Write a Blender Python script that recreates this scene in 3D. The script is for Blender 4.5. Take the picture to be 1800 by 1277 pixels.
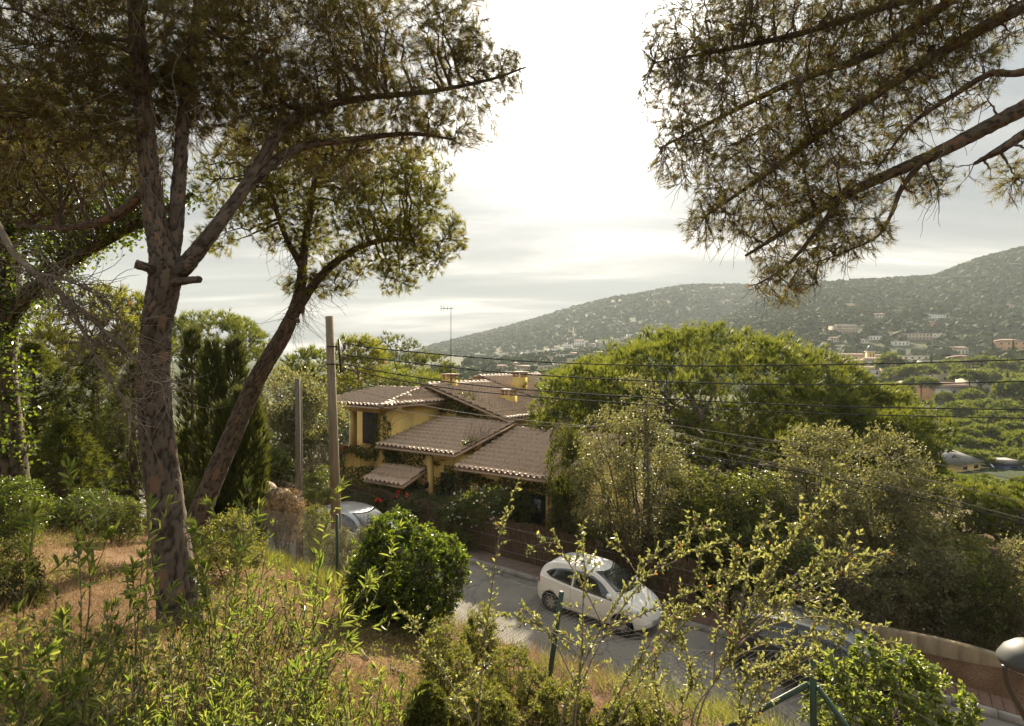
import bpy, bmesh, math, random
import numpy as np
from mathutils import Vector
for o in list(bpy.data.objects): bpy.data.objects.remove(o)
SC = bpy.context.scene
COL = SC.collection
rng = np.random.default_rng(11)
random.seed(11)
R = math.radians

# ---------------------------------------------------------------- camera, sky, sun, exposure
EYE = 1.65
SKY_LUM = 3.0
cam_d = bpy.data.cameras.new('camera'); cam = bpy.data.objects.new('camera', cam_d); COL.objects.link(cam)
cam.location = (0, 0, EYE); cam.rotation_euler = (R(90), 0, 0)
cam_d.sensor_width = 36; cam_d.lens = 20; cam_d.clip_start = .05; cam_d.clip_end = 9000
SC.camera = cam
SUN_EL, SUN_AZ = 28.5, 8.0            # elevation, and degrees to the right of the view axis (+Y)
sun_dir = Vector((math.sin(R(SUN_AZ))*math.cos(R(SUN_EL)), math.cos(R(SUN_AZ))*math.cos(R(SUN_EL)), math.sin(R(SUN_EL))))
sd = bpy.data.lights.new('sun', 'SUN'); sd.energy = 4.2; sd.angle = R(.6); sd.color = (1, .86, .64)
sun = bpy.data.objects.new('sun', sd); COL.objects.link(sun); sun.location = sun_dir*50
sun.rotation_euler = (-sun_dir).to_track_quat('-Z', 'Y').to_euler()
SC.view_settings.view_transform = 'Standard'; SC.view_settings.look = 'None'
SC.view_settings.gamma = 1; SC.view_settings.use_curve_mapping = False
SC.view_settings.exposure = 2.0
cy = SC.cycles
cy.use_denoising = True; cy.max_bounces = 7; cy.diffuse_bounces = 4; cy.glossy_bounces = 3
cy.transmission_bounces = 6; cy.transparent_max_bounces = 8; cy.volume_bounces = 1
cy.use_adaptive_sampling = True; cy.adaptive_threshold = .02
cy.caustics_reflective = False; cy.caustics_refractive = False
cy.sample_clamp_indirect = 4

def nodes(mat_or_world):
    mat_or_world.use_nodes = True
    nt = mat_or_world.node_tree
    return nt, nt.nodes, nt.links
def N(nt, t, **kw):
    n = nt.nodes.new(t)
    for k, v in kw.items():
        if k in n.inputs and not hasattr(n, k): n.inputs[k].default_value = v
        else: setattr(n, k, v)
    return n
def mathn(nt, op, a, b=None, c=None, clamp=False):
    n = nt.nodes.new('ShaderNodeMath'); n.operation = op; n.use_clamp = clamp
    for i, x in enumerate((a, b, c)):
        if x is None: continue
        if isinstance(x, (int, float)): n.inputs[i].default_value = x
        else: nt.links.new(x, n.inputs[i])
    return n.outputs[0]
def mixc(nt, f, a, b):
    n = nt.nodes.new('ShaderNodeMix'); n.data_type = 'RGBA'
    for i, x in ((0, f), (6, a), (7, b)):
        if isinstance(x, (int, float)): n.inputs[i].default_value = x
        elif isinstance(x, tuple): n.inputs[i].default_value = (*x, 1) if len(x) == 3 else x
        else: nt.links.new(x, n.inputs[i])
    return n.outputs[2]
def ramp(nt, f, stops, interp='LINEAR'):
    n = nt.nodes.new('ShaderNodeValToRGB'); n.color_ramp.interpolation = interp
    e = n.color_ramp.elements
    while len(e) > 1: e.remove(e[-1])
    for i, (p, c) in enumerate(stops):
        el = e[0] if i == 0 else e.new(p)
        el.position = p; el.color = (*c, 1) if len(c) == 3 else c
    if f is not None: nt.links.new(f, n.inputs[0])
    return n.outputs[0]

world = bpy.data.worlds.new('World'); SC.world = world
nt, nd, lk = nodes(world)
bg = nd['Background']; bg.inputs[1].default_value = .1
sky = N(nt, 'ShaderNodeTexSky', sky_type='NISHITA', sun_disc=False, sun_elevation=R(SUN_EL), sun_rotation=R(SUN_AZ),
        air_density=1.2, dust_density=3.0, ozone_density=1.0, altitude=100)
tc = N(nt, 'ShaderNodeTexCoord')
sep = N(nt, 'ShaderNodeSeparateXYZ'); lk.new(tc.outputs['Generated'], sep.inputs[0])
zc = mathn(nt, 'ADD', mathn(nt, 'MAXIMUM', sep.outputs[2], 0.0), .13)
comb = N(nt, 'ShaderNodeCombineXYZ')
lk.new(mathn(nt, 'DIVIDE', sep.outputs[0], zc), comb.inputs[0]); lk.new(mathn(nt, 'DIVIDE', sep.outputs[1], zc), comb.inputs[1])
mp = N(nt, 'ShaderNodeMapping'); mp.inputs['Scale'].default_value = (.30, 1.0, 1); mp.inputs['Location'].default_value = (3.3, 1.2, 0)
mp.inputs['Rotation'].default_value = (0, 0, R(-9))
lk.new(comb.outputs[0], mp.inputs[0])
nz = N(nt, 'ShaderNodeTexNoise'); nz.inputs['Scale'].default_value = 1.15; nz.inputs['Detail'].default_value = 9; nz.inputs['Roughness'].default_value = .56
nz.inputs['Distortion'].default_value = .35
lk.new(mp.outputs[0], nz.inputs['Vector'])
# cloud sheet: thin bright gaps and thicker grey bellies; brighter towards the sun, as a lit veil is
dotn = N(nt, 'ShaderNodeVectorMath', operation='DOT_PRODUCT'); lk.new(tc.outputs['Generated'], dotn.inputs[0]); dotn.inputs[1].default_value = sun_dir
cs = mathn(nt, 'MAXIMUM', dotn.outputs['Value'], 0)
glow = mathn(nt, 'ADD', mathn(nt, 'MULTIPLY', mathn(nt, 'POWER', cs, 70), 3.2), mathn(nt, 'MULTIPLY', mathn(nt, 'POWER', cs, 9), .10))
thick = ramp(nt, nz.outputs['Fac'], [(.37, (2.0, 1.93, 1.78)), (.43, (1.30, 1.27, 1.20)), (.49, (.88, .90, .905)), (.60, (.60, .665, .715))])
# an overcast sheet is brighter overhead than at the horizon: (1 + 2 sin elevation) / 3
cie = mathn(nt, 'DIVIDE', mathn(nt, 'MULTIPLY_ADD', mathn(nt, 'MAXIMUM', sep.outputs[2], 0.0), 2.0, 1.0), 3.0)
cl = N(nt, 'ShaderNodeVectorMath', operation='SCALE'); lk.new(thick, cl.inputs[0]); lk.new(mathn(nt, 'MULTIPLY', cie, SKY_LUM), cl.inputs['Scale'])
vm = N(nt, 'ShaderNodeVectorMath', operation='SCALE'); vm.inputs[0].default_value = (2.6, 2.5, 2.3); lk.new(glow, vm.inputs['Scale'])
ad = N(nt, 'ShaderNodeVectorMath', operation='ADD'); lk.new(cl.outputs[0], ad.inputs[0]); lk.new(vm.outputs[0], ad.inputs[1])
cover = ramp(nt, nz.outputs['Fac'], [(.25, (.99, .99, .99)), (.5, (.994, .994, .994))])
lk.new(mixc(nt, cover, sky.outputs[0], ad.outputs[0]), bg.inputs[0])

# ---------------------------------------------------------------- frames
CA, SA = math.cos(R(34.8)), math.sin(R(34.8))
ROADROT = -R(34.8)
def W(v, u, z=0): return Vector((v*CA+u*SA, -v*SA+u*CA, z))     # road frame: v along the road (downhill), u across it away from the garden
def uv(x, y): return x*SA+y*CA, x*CA-y*SA
def P(px, py, D): return np.array(((px-900)/1000*D, D, EYE-(py-638)/1000*D))
def sst(a, b, x):
    t = np.clip((x-a)/(b-a), 0, 1); return t*t*(3-2*t)
def roadz(v): return -5.75-.03*(np.clip(v, -60, 30)+7.6)
def vnoise(x, y, seed=0):
    xi, yi = np.floor(x).astype(int), np.floor(y).astype(int); fx, fy = x-xi, y-yi
    def h(i, j):
        k = (i*374761393+j*668265263+seed*974711) & 0xffffffff
        k = ((k ^ (k >> 13))*1274126177) & 0xffffffff
        return ((k ^ (k >> 16)) & 0xffff)/65535.
    fx = fx*fx*(3-2*fx); fy = fy*fy*(3-2*fy)
    return (h(xi, yi)*(1-fx)+h(xi+1, yi)*fx)*(1-fy)+(h(xi, yi+1)*(1-fx)+h(xi+1, yi+1)*fx)*fy
def fbm(x, y, o=4, seed=0):
    s = 0; a = .5
    for i in range(o): s = s+a*(vnoise(x, y, seed+i)-.5); x = x*2.03; y = y*2.03; a *= .5
    return s
E1 = ([300, 600, 700, 750, 830, 960, 1080, 1200, 1290, 1400, 1550, 1800, 2400], [.0, -.002, .006, .024, .044, .078, .110, .129, .131, .128, .12, .11, .1])
E2 = ([1100, 1200, 1300, 1370, 1440, 1560, 1640, 1720, 1800, 2000, 2400, 3500], [0, .035, .085, .118, .132, .140, .144, .171, .191, .235, .26, .26])
E3 = ([850, 1000, 1100, 1180, 1250, 1350, 1500, 1600, 1800, 2200, 3500], [0, .018, .028, .040, .062, .078, .092, .096, .10, .12, .14])
def hill_h(x, y):
    D = np.maximum(y, 1.); px = 900+1000*x/D
    px = np.where(y < 20, np.where(x > 0, 3500, 300), px); D = np.where(y < 20, np.hypot(x, y), D)
    base = np.interp(D, [0, 60, 100, 160, 250, 400, 600, 1000, 3000], [-9, -11, -13.5, -14, -10, -5, 2, 6, 6])
    n = fbm(x/170, y/170, 5, 5)
    z = base
    for (ex, ey), D0, D1 in ((E1, 700, 1700), (E2, 420, 1080), (E3, 330, 800)):
        top = np.interp(px, ex, ey)*D1
        t = sst(D0, D1, D)**.9*(1-.75*sst(D1, D1*1.8, D))
        z = np.maximum(z, base+(top-base)*t*(1+.10*n*(1-sst(D1*.85, D1, D)))+n*14*t*(1-sst(D1*.8, D1, D)))
    z = z+14*np.exp(-(((x-262)/85)**2+((y-262)/75)**2))
    return z
def hgt(x, y):
    x = np.asarray(x, float); y = np.asarray(y, float)
    u, v = uv(x, y); zr = roadz(v)
    g = np.where(u < 0, -.04*u, -.31*u)+.10*fbm(x/1.3, y/1.3, 3, 3)*sst(.6, 2.5, np.hypot(x, y))
    t = np.clip((u-5.2)/(10.9-5.2), 0, 1); t = t*t*(3-2*t)*.6+t*.4
    z = np.where(u < 5.2, g, g*(1-t)+(zr-.06)*t) if True else g
    z = np.where(u < 5.2, g, (-1.61+.10*fbm(x/1.3, y/1.3, 3, 3))*(1-t)+(zr-.06)*t)
    z = np.where(u > 10.9, zr-.06, z)
    hump = .85*sst(-4.5, -2.5, v)
    b = sst(17.45, 19.8, u)
    far = -6.9+.15*fbm(x/4, y/4, 3, 9)-np.clip(u-36, 0, 60)*.11
    z = np.where(u > 17.28, (zr-.06+hump)*(1-b)+far*b, z)
    r = np.hypot(x, y); w = sst(48, 95, r)
    return z*(1-w)+hill_h(x, y)*w

# ---------------------------------------------------------------- mesh helpers
def link(name, me, mat=None, parent=None):
    o = bpy.data.objects.new(name, me); COL.objects.link(o)
    if mat is not None: me.materials.append(mat)
    if parent is not None: o.parent = parent
    return o
def mesh_np(name, V, F, mat=None, parent=None, var=None, smooth=False, local=False):
    """V (n,3); F one (m,k) array or a list of them."""
    V = np.asarray(V, np.float32).reshape(-1, 3)
    if parent is not None and not local: V = V-np.array(parent.location, np.float32)
    Fs = F if isinstance(F, list) else [F]
    Fs = [np.asarray(f, np.int32) for f in Fs if len(f)]
    me = bpy.data.meshes.new(name)
    me.vertices.add(len(V)); me.vertices.foreach_set('co', V.ravel())
    idx = np.concatenate([f.ravel() for f in Fs]); tot = np.concatenate([np.full(len(f), f.shape[1], np.int32) for f in Fs])
    me.loops.add(len(idx)); me.loops.foreach_set('vertex_index', idx)
    st = np.concatenate(([0], np.cumsum(tot)[:-1])).astype(np.int32)
    me.polygons.add(len(tot)); me.polygons.foreach_set('loop_start', st)
    if smooth: me.polygons.foreach_set('use_smooth', np.ones(len(tot), bool))
    if var is not None:
        a = me.attributes.new('var', 'FLOAT', 'POINT'); a.data.foreach_set('value', np.asarray(var, np.float32).ravel())
    me.update(calc_edges=True)
    return link(name, me, mat, parent)
def thing(name, label, cat, loc=(0, 0, 0), rotz=0, group=None):
    o = bpy.data.objects.new(name, None); COL.objects.link(o); o.empty_display_size = .2
    o.location = loc; o.rotation_euler = (0, 0, rotz); o['label'] = label; o['category'] = cat
    if group: o['group'] = group
    return o
def tag(o, label, cat, group=None):
    o['label'] = label; o['category'] = cat
    if group: o['group'] = group
    return o
def kind(o, k, label=None):
    o['kind'] = k
    if label: o['label'] = label
    return o
def copy_tree(o, parent=None):
    c = o.copy(); COL.objects.link(c); c.parent = parent
    for ch in list(o.children): copy_tree(ch, c)
    return c
def frames(T):
    T = T/np.maximum(np.linalg.norm(T, axis=-1, keepdims=True), 1e-9)
    ref = np.where(np.abs(T[..., 2:3]) > .9, np.array([1., 0, 0]), np.array([0, 0, 1.]))
    A = np.cross(T, ref); A /= np.maximum(np.linalg.norm(A, axis=-1, keepdims=True), 1e-9)
    return T, A, np.cross(T, A)
def tubes(Pt, Rd, sides=4):
    """many tubes with the same number of points: Pt (m,n,3), Rd (m,n)"""
    Pt = np.asarray(Pt, float); m, n = Pt.shape[:2]; Rd = np.broadcast_to(np.asarray(Rd, float), (m, n))
    T = np.gradient(Pt, axis=1); T0 = (Pt[:, -1]-Pt[:, 0])[:, None, :]+np.zeros_like(T)
    _, A, B = frames(T0*.6+T*.4*n)
    a = np.arange(sides)*2*np.pi/sides
    V = Pt[:, :, None, :]+Rd[:, :, None, None]*(np.cos(a)[None, None, :, None]*A[:, :, None, :]+np.sin(a)[None, None, :, None]*B[:, :, None, :])
    i = np.arange(m)[:, None, None]*n*sides+np.arange(n-1)[None, :, None]*sides+np.arange(sides)[None, None, :]
    j = np.arange(m)[:, None, None]*n*sides+np.arange(n-1)[None, :, None]*sides+((np.arange(sides)+1) % sides)[None, None, :]
    F = np.stack((i, j, j+sides, i+sides), -1).reshape(-1, 4)
    return V.reshape(-1, 3), F
def spline(pts, n):
    pts = np.asarray(pts, float); k = len(pts)
    ext = np.vstack((2*pts[0]-pts[1], pts, 2*pts[-1]-pts[-2]))
    t = np.linspace(0, k-1-1e-6, n); i = t.astype(int); f = (t-i)[:, None]
    p0, p1, p2, p3 = ext[i], ext[i+1], ext[i+2], ext[i+3]
    return .5*((2*p1)+(-p0+p2)*f+(2*p0-5*p1+4*p2-p3)*f*f+(-p0+3*p1-3*p2+p3)*f**3)
class MB:
    def __init__(s): s.V = []; s.F = {}; s.n = 0
    def add(s, V, F):
        V = np.asarray(V, float).reshape(-1, 3)
        for f in (F if isinstance(F, list) else [F]):
            f = np.asarray(f, int); s.F.setdefault(f.shape[1], []).append(f+s.n)
        s.V.append(V); s.n += len(V); return s
    def box(s, x0, x1, y0, y1, z0, z1):
        V = [(x, y, z) for z in (z0, z1) for y in (y0, y1) for x in (x0, x1)]
        return s.add(V, np.array([(0, 2, 3, 1), (4, 5, 7, 6), (0, 1, 5, 4), (2, 6, 7, 3), (0, 4, 6, 2), (1, 3, 7, 5)]))
    def hexa(s, b, t):
        return s.add(list(b)+list(t), np.array([(3, 2, 1, 0), (4, 5, 6, 7), (0, 1, 5, 4), (1, 2, 6, 5), (2, 3, 7, 6), (3, 0, 4, 7)]))
    def prism(s, poly, ax, a, b):
        """poly in the two other axes, extruded along axis ax from a to b"""
        n = len(poly); V = []
        for w in (a, b):
            for p in poly:
                q = list(p); q.insert(ax, w); V.append(q)
        s.add(V, np.array([(i, (i+1) % n, (i+1) % n+n, i+n) for i in range(n)]))
        s.F.setdefault(n, []).append(np.array([list(range(n))[::-1], list(range(n, 2*n))])+s.n-2*n); return s
    def tube(s, pts, r, sides=8, n=None, cap=True):
        p = np.asarray(pts, float) if n is None else spline(pts, n)
        r = np.interp(np.linspace(0, 1, len(p)), np.linspace(0, 1, len(np.atleast_1d(r))), np.atleast_1d(r))
        V, F = tubes(p[None], r[None], sides); s.add(V, F)
        if cap:
            k = len(V); b = s.n-k
            s.F.setdefault(sides, []).append(np.array([list(range(b, b+sides))[::-1], list(range(b+k-sides, b+k))]))
        return s
    def lathe(s, prof, c=(0, 0, 0), seg=20, ax=2):
        prof = np.asarray(prof, float); a = np.arange(seg)*2*np.pi/seg
        V = np.stack((prof[:, 0, None]*np.cos(a), prof[:, 0, None]*np.sin(a), np.repeat(prof[:, 1, None], seg, 1)), -1)
        if ax == 1: V = V[..., [0, 2, 1]]
        if ax == 0: V = V[..., [2, 0, 1]]
        n = len(prof); i = np.arange(n-1)[:, None]*seg+np.arange(seg); j = np.arange(n-1)[:, None]*seg+(np.arange(seg)+1) % seg
        return s.add(V.reshape(-1, 3)+np.array(c), np.stack((i, j, j+seg, i+seg), -1).reshape(-1, 4))
    def build(s, name, mat=None, parent=None, local=True, smooth=False, bevel=0):
        o = mesh_np(name, np.concatenate(s.V), [np.concatenate(f) for f in s.F.values()], mat, parent, smooth=smooth, local=local)
        if bevel:
            m = o.modifiers.new('bevel', 'BEVEL'); m.width = bevel; m.segments = 2; m.limit_method = 'ANGLE'
        return o

# ---------------------------------------------------------------- materials
def noisy(name, c1, c2, scale=6, rough=.8, bump=.3, bscale=None, stretch=(1, 1, 1), spec=.3, detail=6, metal=0, c3=None, dist=.02):
    m = bpy.data.materials.new(name); nt, nd, lk = nodes(m); b = nd['Principled BSDF']
    tc = N(nt, 'ShaderNodeTexCoord'); mp = N(nt, 'ShaderNodeMapping'); mp.inputs['Scale'].default_value = stretch
    lk.new(tc.outputs['Object'], mp.inputs[0])
    n = N(nt, 'ShaderNodeTexNoise'); n.inputs['Scale'].default_value = scale; n.inputs['Detail'].default_value = detail; n.inputs['Roughness'].default_value = .62
    lk.new(mp.outputs[0], n.inputs['Vector'])
    stops = [(.32, c1), (.68, c2)] if c3 is None else [(.3, c1), (.52, c2), (.72, c3)]
    lk.new(ramp(nt, n.outputs['Fac'], stops), b.inputs['Base Color'])
    b.inputs['Roughness'].default_value = rough; b.inputs['Specular IOR Level'].default_value = spec; b.inputs['Metallic'].default_value = metal
    if bump:
        n2 = N(nt, 'ShaderNodeTexNoise'); n2.inputs['Scale'].default_value = bscale or scale*4; n2.inputs['Detail'].default_value = 5
        lk.new(mp.outputs[0], n2.inputs['Vector'])
        bp = N(nt, 'ShaderNodeBump'); bp.inputs['Strength'].default_value = bump; bp.inputs['Distance'].default_value = dist
        lk.new(n2.outputs['Fac'], bp.inputs['Height']); lk.new(bp.outputs[0], b.inputs['Normal'])
    return m
def plain(name, c, rough=.5, metal=0, spec=.5, coat=0, emit=None):
    m = bpy.data.materials.new(name); nt, nd, lk = nodes(m); b = nd['Principled BSDF']
    b.inputs['Base Color'].default_value = (*c, 1); b.inputs['Roughness'].default_value = rough
    b.inputs['Metallic'].default_value = metal; b.inputs['Specular IOR Level'].default_value = spec
    b.inputs['Coat Weight'].default_value = coat; b.inputs['Coat Roughness'].default_value = .05
    return m
def leafm(name, dark, light, trans=.45, rough=.45, tcol=None, brown=None, spec=.35, tgain=1.5):
    """two-sided leaf: glossy reflection on top, light passing through from behind; 'var' = age of the leaf, plus painted sunlit tops on umbrella pines"""
    m = bpy.data.materials.new(name); nt, nd, lk = nodes(m); b = nd['Principled BSDF']; out = nd['Material Output']
    a = N(nt, 'ShaderNodeAttribute', attribute_name='var')
    st = [(.0, brown), (.10, brown), (.14, dark), (1, light)] if brown else [(0, dark), (1, light)]
    c = ramp(nt, a.outputs['Fac'], st)
    lk.new(c, b.inputs['Base Color']); b.inputs['Roughness'].default_value = rough; b.inputs['Specular IOR Level'].default_value = spec
    t = N(nt, 'ShaderNodeBsdfTranslucent'); g = N(nt, 'ShaderNodeMix'); g.data_type = 'RGBA'; g.blend_type = 'MULTIPLY'; g.inputs[0].default_value = 1
    lk.new(c, g.inputs[6]); tc_ = tcol or (1.25, 1.15, .5); g.inputs[7].default_value = (tc_[0]*tgain, tc_[1]*tgain, tc_[2]*tgain, 1)
    lk.new(g.outputs[2], t.inputs[0])
    mx = N(nt, 'ShaderNodeMixShader'); mx.inputs[0].default_value = trans
    lk.new(b.outputs[0], mx.inputs[1]); lk.new(t.outputs[0], mx.inputs[2]); lk.new(mx.outputs[0], out.inputs[0])
    return m
def barkm(name, stops, scale=40):
    m = bpy.data.materials.new(name); nt, nd, lk = nodes(m); b = nd['Principled BSDF']
    a = N(nt, 'ShaderNodeAttribute', attribute_name='var'); tc = N(nt, 'ShaderNodeTexCoord')
    n = N(nt, 'ShaderNodeTexNoise'); n.inputs['Scale'].default_value = scale; n.inputs['Detail'].default_value = 6; lk.new(tc.outputs['Object'], n.inputs['Vector'])
    f = mathn(nt, 'ADD', a.outputs['Fac'], mathn(nt, 'MULTIPLY', mathn(nt, 'SUBTRACT', n.outputs['Fac'], .5), .5), clamp=True)
    lk.new(ramp(nt, f, stops), b.inputs['Base Color']); b.inputs['Roughness'].default_value = .9; b.inputs['Specular IOR Level'].default_value = .15
    bp = N(nt, 'ShaderNodeBump'); bp.inputs['Strength'].default_value = .6; bp.inputs['Distance'].default_value = .01
    lk.new(n.outputs['Fac'], bp.inputs['Height']); lk.new(bp.outputs[0], b.inputs['Normal'])
    return m
M = {}
M['pine_bark'] = barkm('pine_bark', [(0, (.020, .016, .013)), (.3, (.058, .046, .036)), (.6, (.098, .080, .063)), (.9, (.120, .095, .073)), (1, (.175, .100, .066))])
M['twig'] = noisy('twig', (.07, .052, .04), (.14, .11, .085), 30, .9, 0)
M['twig_grey'] = noisy('twig_grey', (.13, .105, .08), (.22, .18, .14), 30, .9, 0)
M['bark'] = noisy('bark', (.07, .05, .036), (.16, .12, .09), 9, .9, .8, 30, (1, 1, .3))
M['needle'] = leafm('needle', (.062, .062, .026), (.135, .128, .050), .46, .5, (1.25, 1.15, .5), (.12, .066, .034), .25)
M['needle_lit'] = leafm('needle_lit', (.090, .110, .026), (.185, .190, .050), .48, .5, (1.3, 1.2, .45), (.12, .07, .03), .25)  # sunlit crown look put into a paler, yellower needle colour
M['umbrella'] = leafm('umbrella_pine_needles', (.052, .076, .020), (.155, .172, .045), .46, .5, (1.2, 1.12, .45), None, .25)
M['conifer'] = leafm('conifer_sprays', (.050, .066, .018), (.115, .128, .036), .42, .6, (1.25, 1.15, .45), None, .2)
M['cypress'] = leafm('cypress_sprays', (.042, .054, .018), (.085, .096, .030), .35, .6, (1.2, 1.1, .5), None, .2)
M['broad'] = leafm('broad_leaf', (.055, .078, .018), (.130, .145, .036), .45, .38, (1.25, 1.2, .4), None, .45)
M['olive'] = leafm('grey_green_leaf', (.100, .108, .050), (.190, .185, .095), .42, .45, (1.15, 1.1, .6), None, .4)
M['shoot'] = leafm('lance_leaf', (.080, .118, .030), (.205, .215, .080), .54, .33, (1.12, 1.15, .5), None, .5, 1.5)
M['spiny'] = leafm('small_leaf', (.115, .128, .050), (.240, .232, .115), .5, .42, (1.08, 1.1, .62), (.25, .12, .05), .4)
M['gloss'] = leafm('glossy_leaf', (.042, .075, .016), (.120, .150, .030), .45, .28, (1.3, 1.25, .35), None, .6)
M['ivy'] = leafm('ivy_leaf', (.045, .070, .016), (.13, .135, .03), .42, .4, (1.25, 1.15, .4), None, .4)
M['heath'] = leafm('heath_sprig', (.080, .098, .028), (.190, .188, .062), .48, .5, (1.2, 1.15, .5), None, .3)
M['straw'] = leafm('dry_straw', (.125, .082, .048), (.33, .245, .145), .35, .6, (1.1, 1.0, .7), None, .2, 1.0)
M['stem'] = noisy('green_stem', (.10, .085, .045), (.19, .15, .085), 40, .8, 0)
M['forest'] = leafm('far_crown', (.040, .056, .022), (.075, .092, .034), .06, .9, (1.2, 1.1, .5), None, .1)
M['valley'] = leafm('valley_crown', (.055, .078, .018), (.135, .155, .038), .38, .6, (1.25, 1.2, .45), None, .2)
# ---------------------------------------------------------------- the ground, one sheet round the camera out to the horizon
def ground_mat():
    m = bpy.data.materials.new('ground'); nt, nd, lk = nodes(m); b = nd['Principled BSDF']
    tc = N(nt, 'ShaderNodeTexCoord'); pos = tc.outputs['Object']
    n1 = N(nt, 'ShaderNodeTexNoise'); n1.inputs['Scale'].default_value = 1.1; n1.inputs['Detail'].default_value = 8; lk.new(pos, n1.inputs['Vector'])
    n2 = N(nt, 'ShaderNodeTexNoise'); n2.inputs['Scale'].default_value = 45; n2.inputs['Detail'].default_value = 6; lk.new(pos, n2.inputs['Vector'])
    soil = ramp(nt, n1.outputs['Fac'], [(.3, (.085, .050, .032)), (.5, (.15, .092, .058)), (.66, (.215, .145, .092)), (.8, (.13, .12, .06))])
    fine = ramp(nt, n2.outputs['Fac'], [(.3, (.45, .42, .38)), (.6, (1.15, 1.1, 1.0))])
    mu = N(nt, 'ShaderNodeMix'); mu.data_type = 'RGBA'; mu.blend_type = 'MULTIPLY'; mu.inputs[0].default_value = 1; lk.new(soil, mu.inputs[6]); lk.new(fine, mu.inputs[7])
    n3 = N(nt, 'ShaderNodeTexNoise'); n3.inputs['Scale'].default_value = .02; n3.inputs['Detail'].default_value = 8; lk.new(pos, n3.inputs['Vector'])
    scrub = ramp(nt, n3.outputs['Fac'], [(.35, (.028, .040, .014)), (.6, (.055, .064, .024)), (.80, (.070, .066, .034))])
    ln = N(nt, 'ShaderNodeVectorMath', operation='LENGTH'); lk.new(pos, ln.inputs[0])
    f = mathn(nt, 'MULTIPLY', mathn(nt, 'SUBTRACT', ln.outputs['Value'], 22), .02, clamp=True)
    lk.new(mixc(nt, f, mu.outputs[2], scrub), b.inputs['Base Color'])
    b.inputs['Roughness'].default_value = .95; b.inputs['Specular IOR Level'].default_value = .1
    bp = N(nt, 'ShaderNodeBump'); bp.inputs['Strength'].default_value = .8; bp.inputs['Distance'].default_value = .03
    lk.new(n2.outputs['Fac'], bp.inputs['Height']); lk.new(bp.outputs[0], b.inputs['Normal'])
    return m
ra = np.concatenate(([0.], np.geomspace(.5, 2300, 205)))
A0 = np.concatenate((np.linspace(-180, -52, 40, endpoint=False), np.linspace(-52, 52, 210, endpoint=False), np.linspace(52, 180, 40, endpoint=False)))
az = np.radians(A0); X = ra[:, None]*np.sin(az); Y = ra[:, None]*np.cos(az); Z = hgt(X, Y)
na = len(az); i = np.arange(len(ra)-1)[:, None]*na+np.arange(na); j = np.arange(len(ra)-1)[:, None]*na+(np.arange(na)+1) % na
kind(mesh_np('ground', np.stack((X, Y, Z), -1), np.stack((i, i+na, j+na, j), -1).reshape(-1, 4), ground_mat(), smooth=True), 'structure')

# ---------------------------------------------------------------- road, kerbs, pavement
def strip(name, u0, u1, dz, mat, v0=-60, v1=34, nv=200, nu=12):
    v = np.linspace(v0, v1, nv); u = np.linspace(u0, u1, nu)
    VV, UU = np.meshgrid(v, u, indexing='ij'); ZZ = roadz(VV)+dz+.025*(1-((UU-(u0+u1)/2)/((u1-u0)/2))**2)*(nu > 3)
    X = VV*CA+UU*SA; Y = -VV*SA+UU*CA
    i = np.arange(nv-1)[:, None]*nu+np.arange(nu-1)
    return kind(mesh_np(name, np.stack((X, Y, ZZ), -1), np.stack((i, i+nu, i+nu+1, i+1), -1).reshape(-1, 4), mat, smooth=True), 'structure')
def asphalt_mat():
    m = noisy('asphalt', (.125, .114, .097), (.19, .175, .150), 1.1, .9, .5, 160, c3=(.225, .205, .175), dist=.006); nt, nd, lk = nodes(m); b = nd['Principled BSDF']
    src = b.inputs['Base Color'].links[0].from_socket; tc = N(nt, 'ShaderNodeTexCoord'); wn = N(nt, 'ShaderNodeTexNoise'); wn.inputs['Scale'].default_value = 1.5; lk.new(tc.outputs['Object'], wn.inputs['Vector'])
    ad = N(nt, 'ShaderNodeVectorMath', operation='ADD'); lk.new(tc.outputs['Object'], ad.inputs[0]); lk.new(wn.outputs['Color'], ad.inputs[1])
    vo = N(nt, 'ShaderNodeTexVoronoi', feature='DISTANCE_TO_EDGE'); vo.inputs['Scale'].default_value = .42; lk.new(ad.outputs[0], vo.inputs['Vector'])
    v2 = N(nt, 'ShaderNodeTexVoronoi'); v2.inputs['Scale'].default_value = .22; lk.new(tc.outputs['Object'], v2.inputs['Vector'])
    crack = ramp(nt, vo.outputs['Distance'], [(0, (.35, .35, .35)), (.012, (1, 1, 1))]); patch = ramp(nt, v2.outputs['Color'], [(.35, (.80, .80, .80)), (.38, (1, 1, 1))])
    for f in (crack, patch):
        mu = N(nt, 'ShaderNodeMix'); mu.data_type = 'RGBA'; mu.blend_type = 'MULTIPLY'; mu.inputs[0].default_value = 1; lk.new(src, mu.inputs[6]); lk.new(f, mu.inputs[7]); src = mu.outputs[2]
    lk.new(src, b.inputs['Base Color']); return m
M['asphalt'] = asphalt_mat()
M['concrete'] = noisy('concrete', (.20, .185, .16), (.32, .30, .26), 3, .9, .4, 60)
strip('road', 11.05, 16.05, 0, M['asphalt'])
EDGE = W(0, 0)
for nm, u0, u1 in (('kerb', 10.85, 11.03), ('kerb', 16.07, 16.25)):
    vs = np.linspace(-60, 34, 120); mb = MB(); h = .13
    for a, b in zip(vs[:-1], vs[1:]):
        za, zb = roadz(a), roadz(b)
        mb.hexa([W(a, u0, za-.1), W(b-.012, u0, zb-.1), W(b-.012, u1, zb-.1), W(a, u1, za-.1)], [W(a, u0, za+h), W(b-.012, u0, zb+h), W(b-.012, u1-.02, zb+h), W(a, u1-.02, za+h)])
    kind(mb.build(nm, M['concrete']), 'structure')
M['paver'] = noisy('paver', (.10, .060, .042), (.17, .10, .07), 5, .85, .4, 80)
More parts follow.
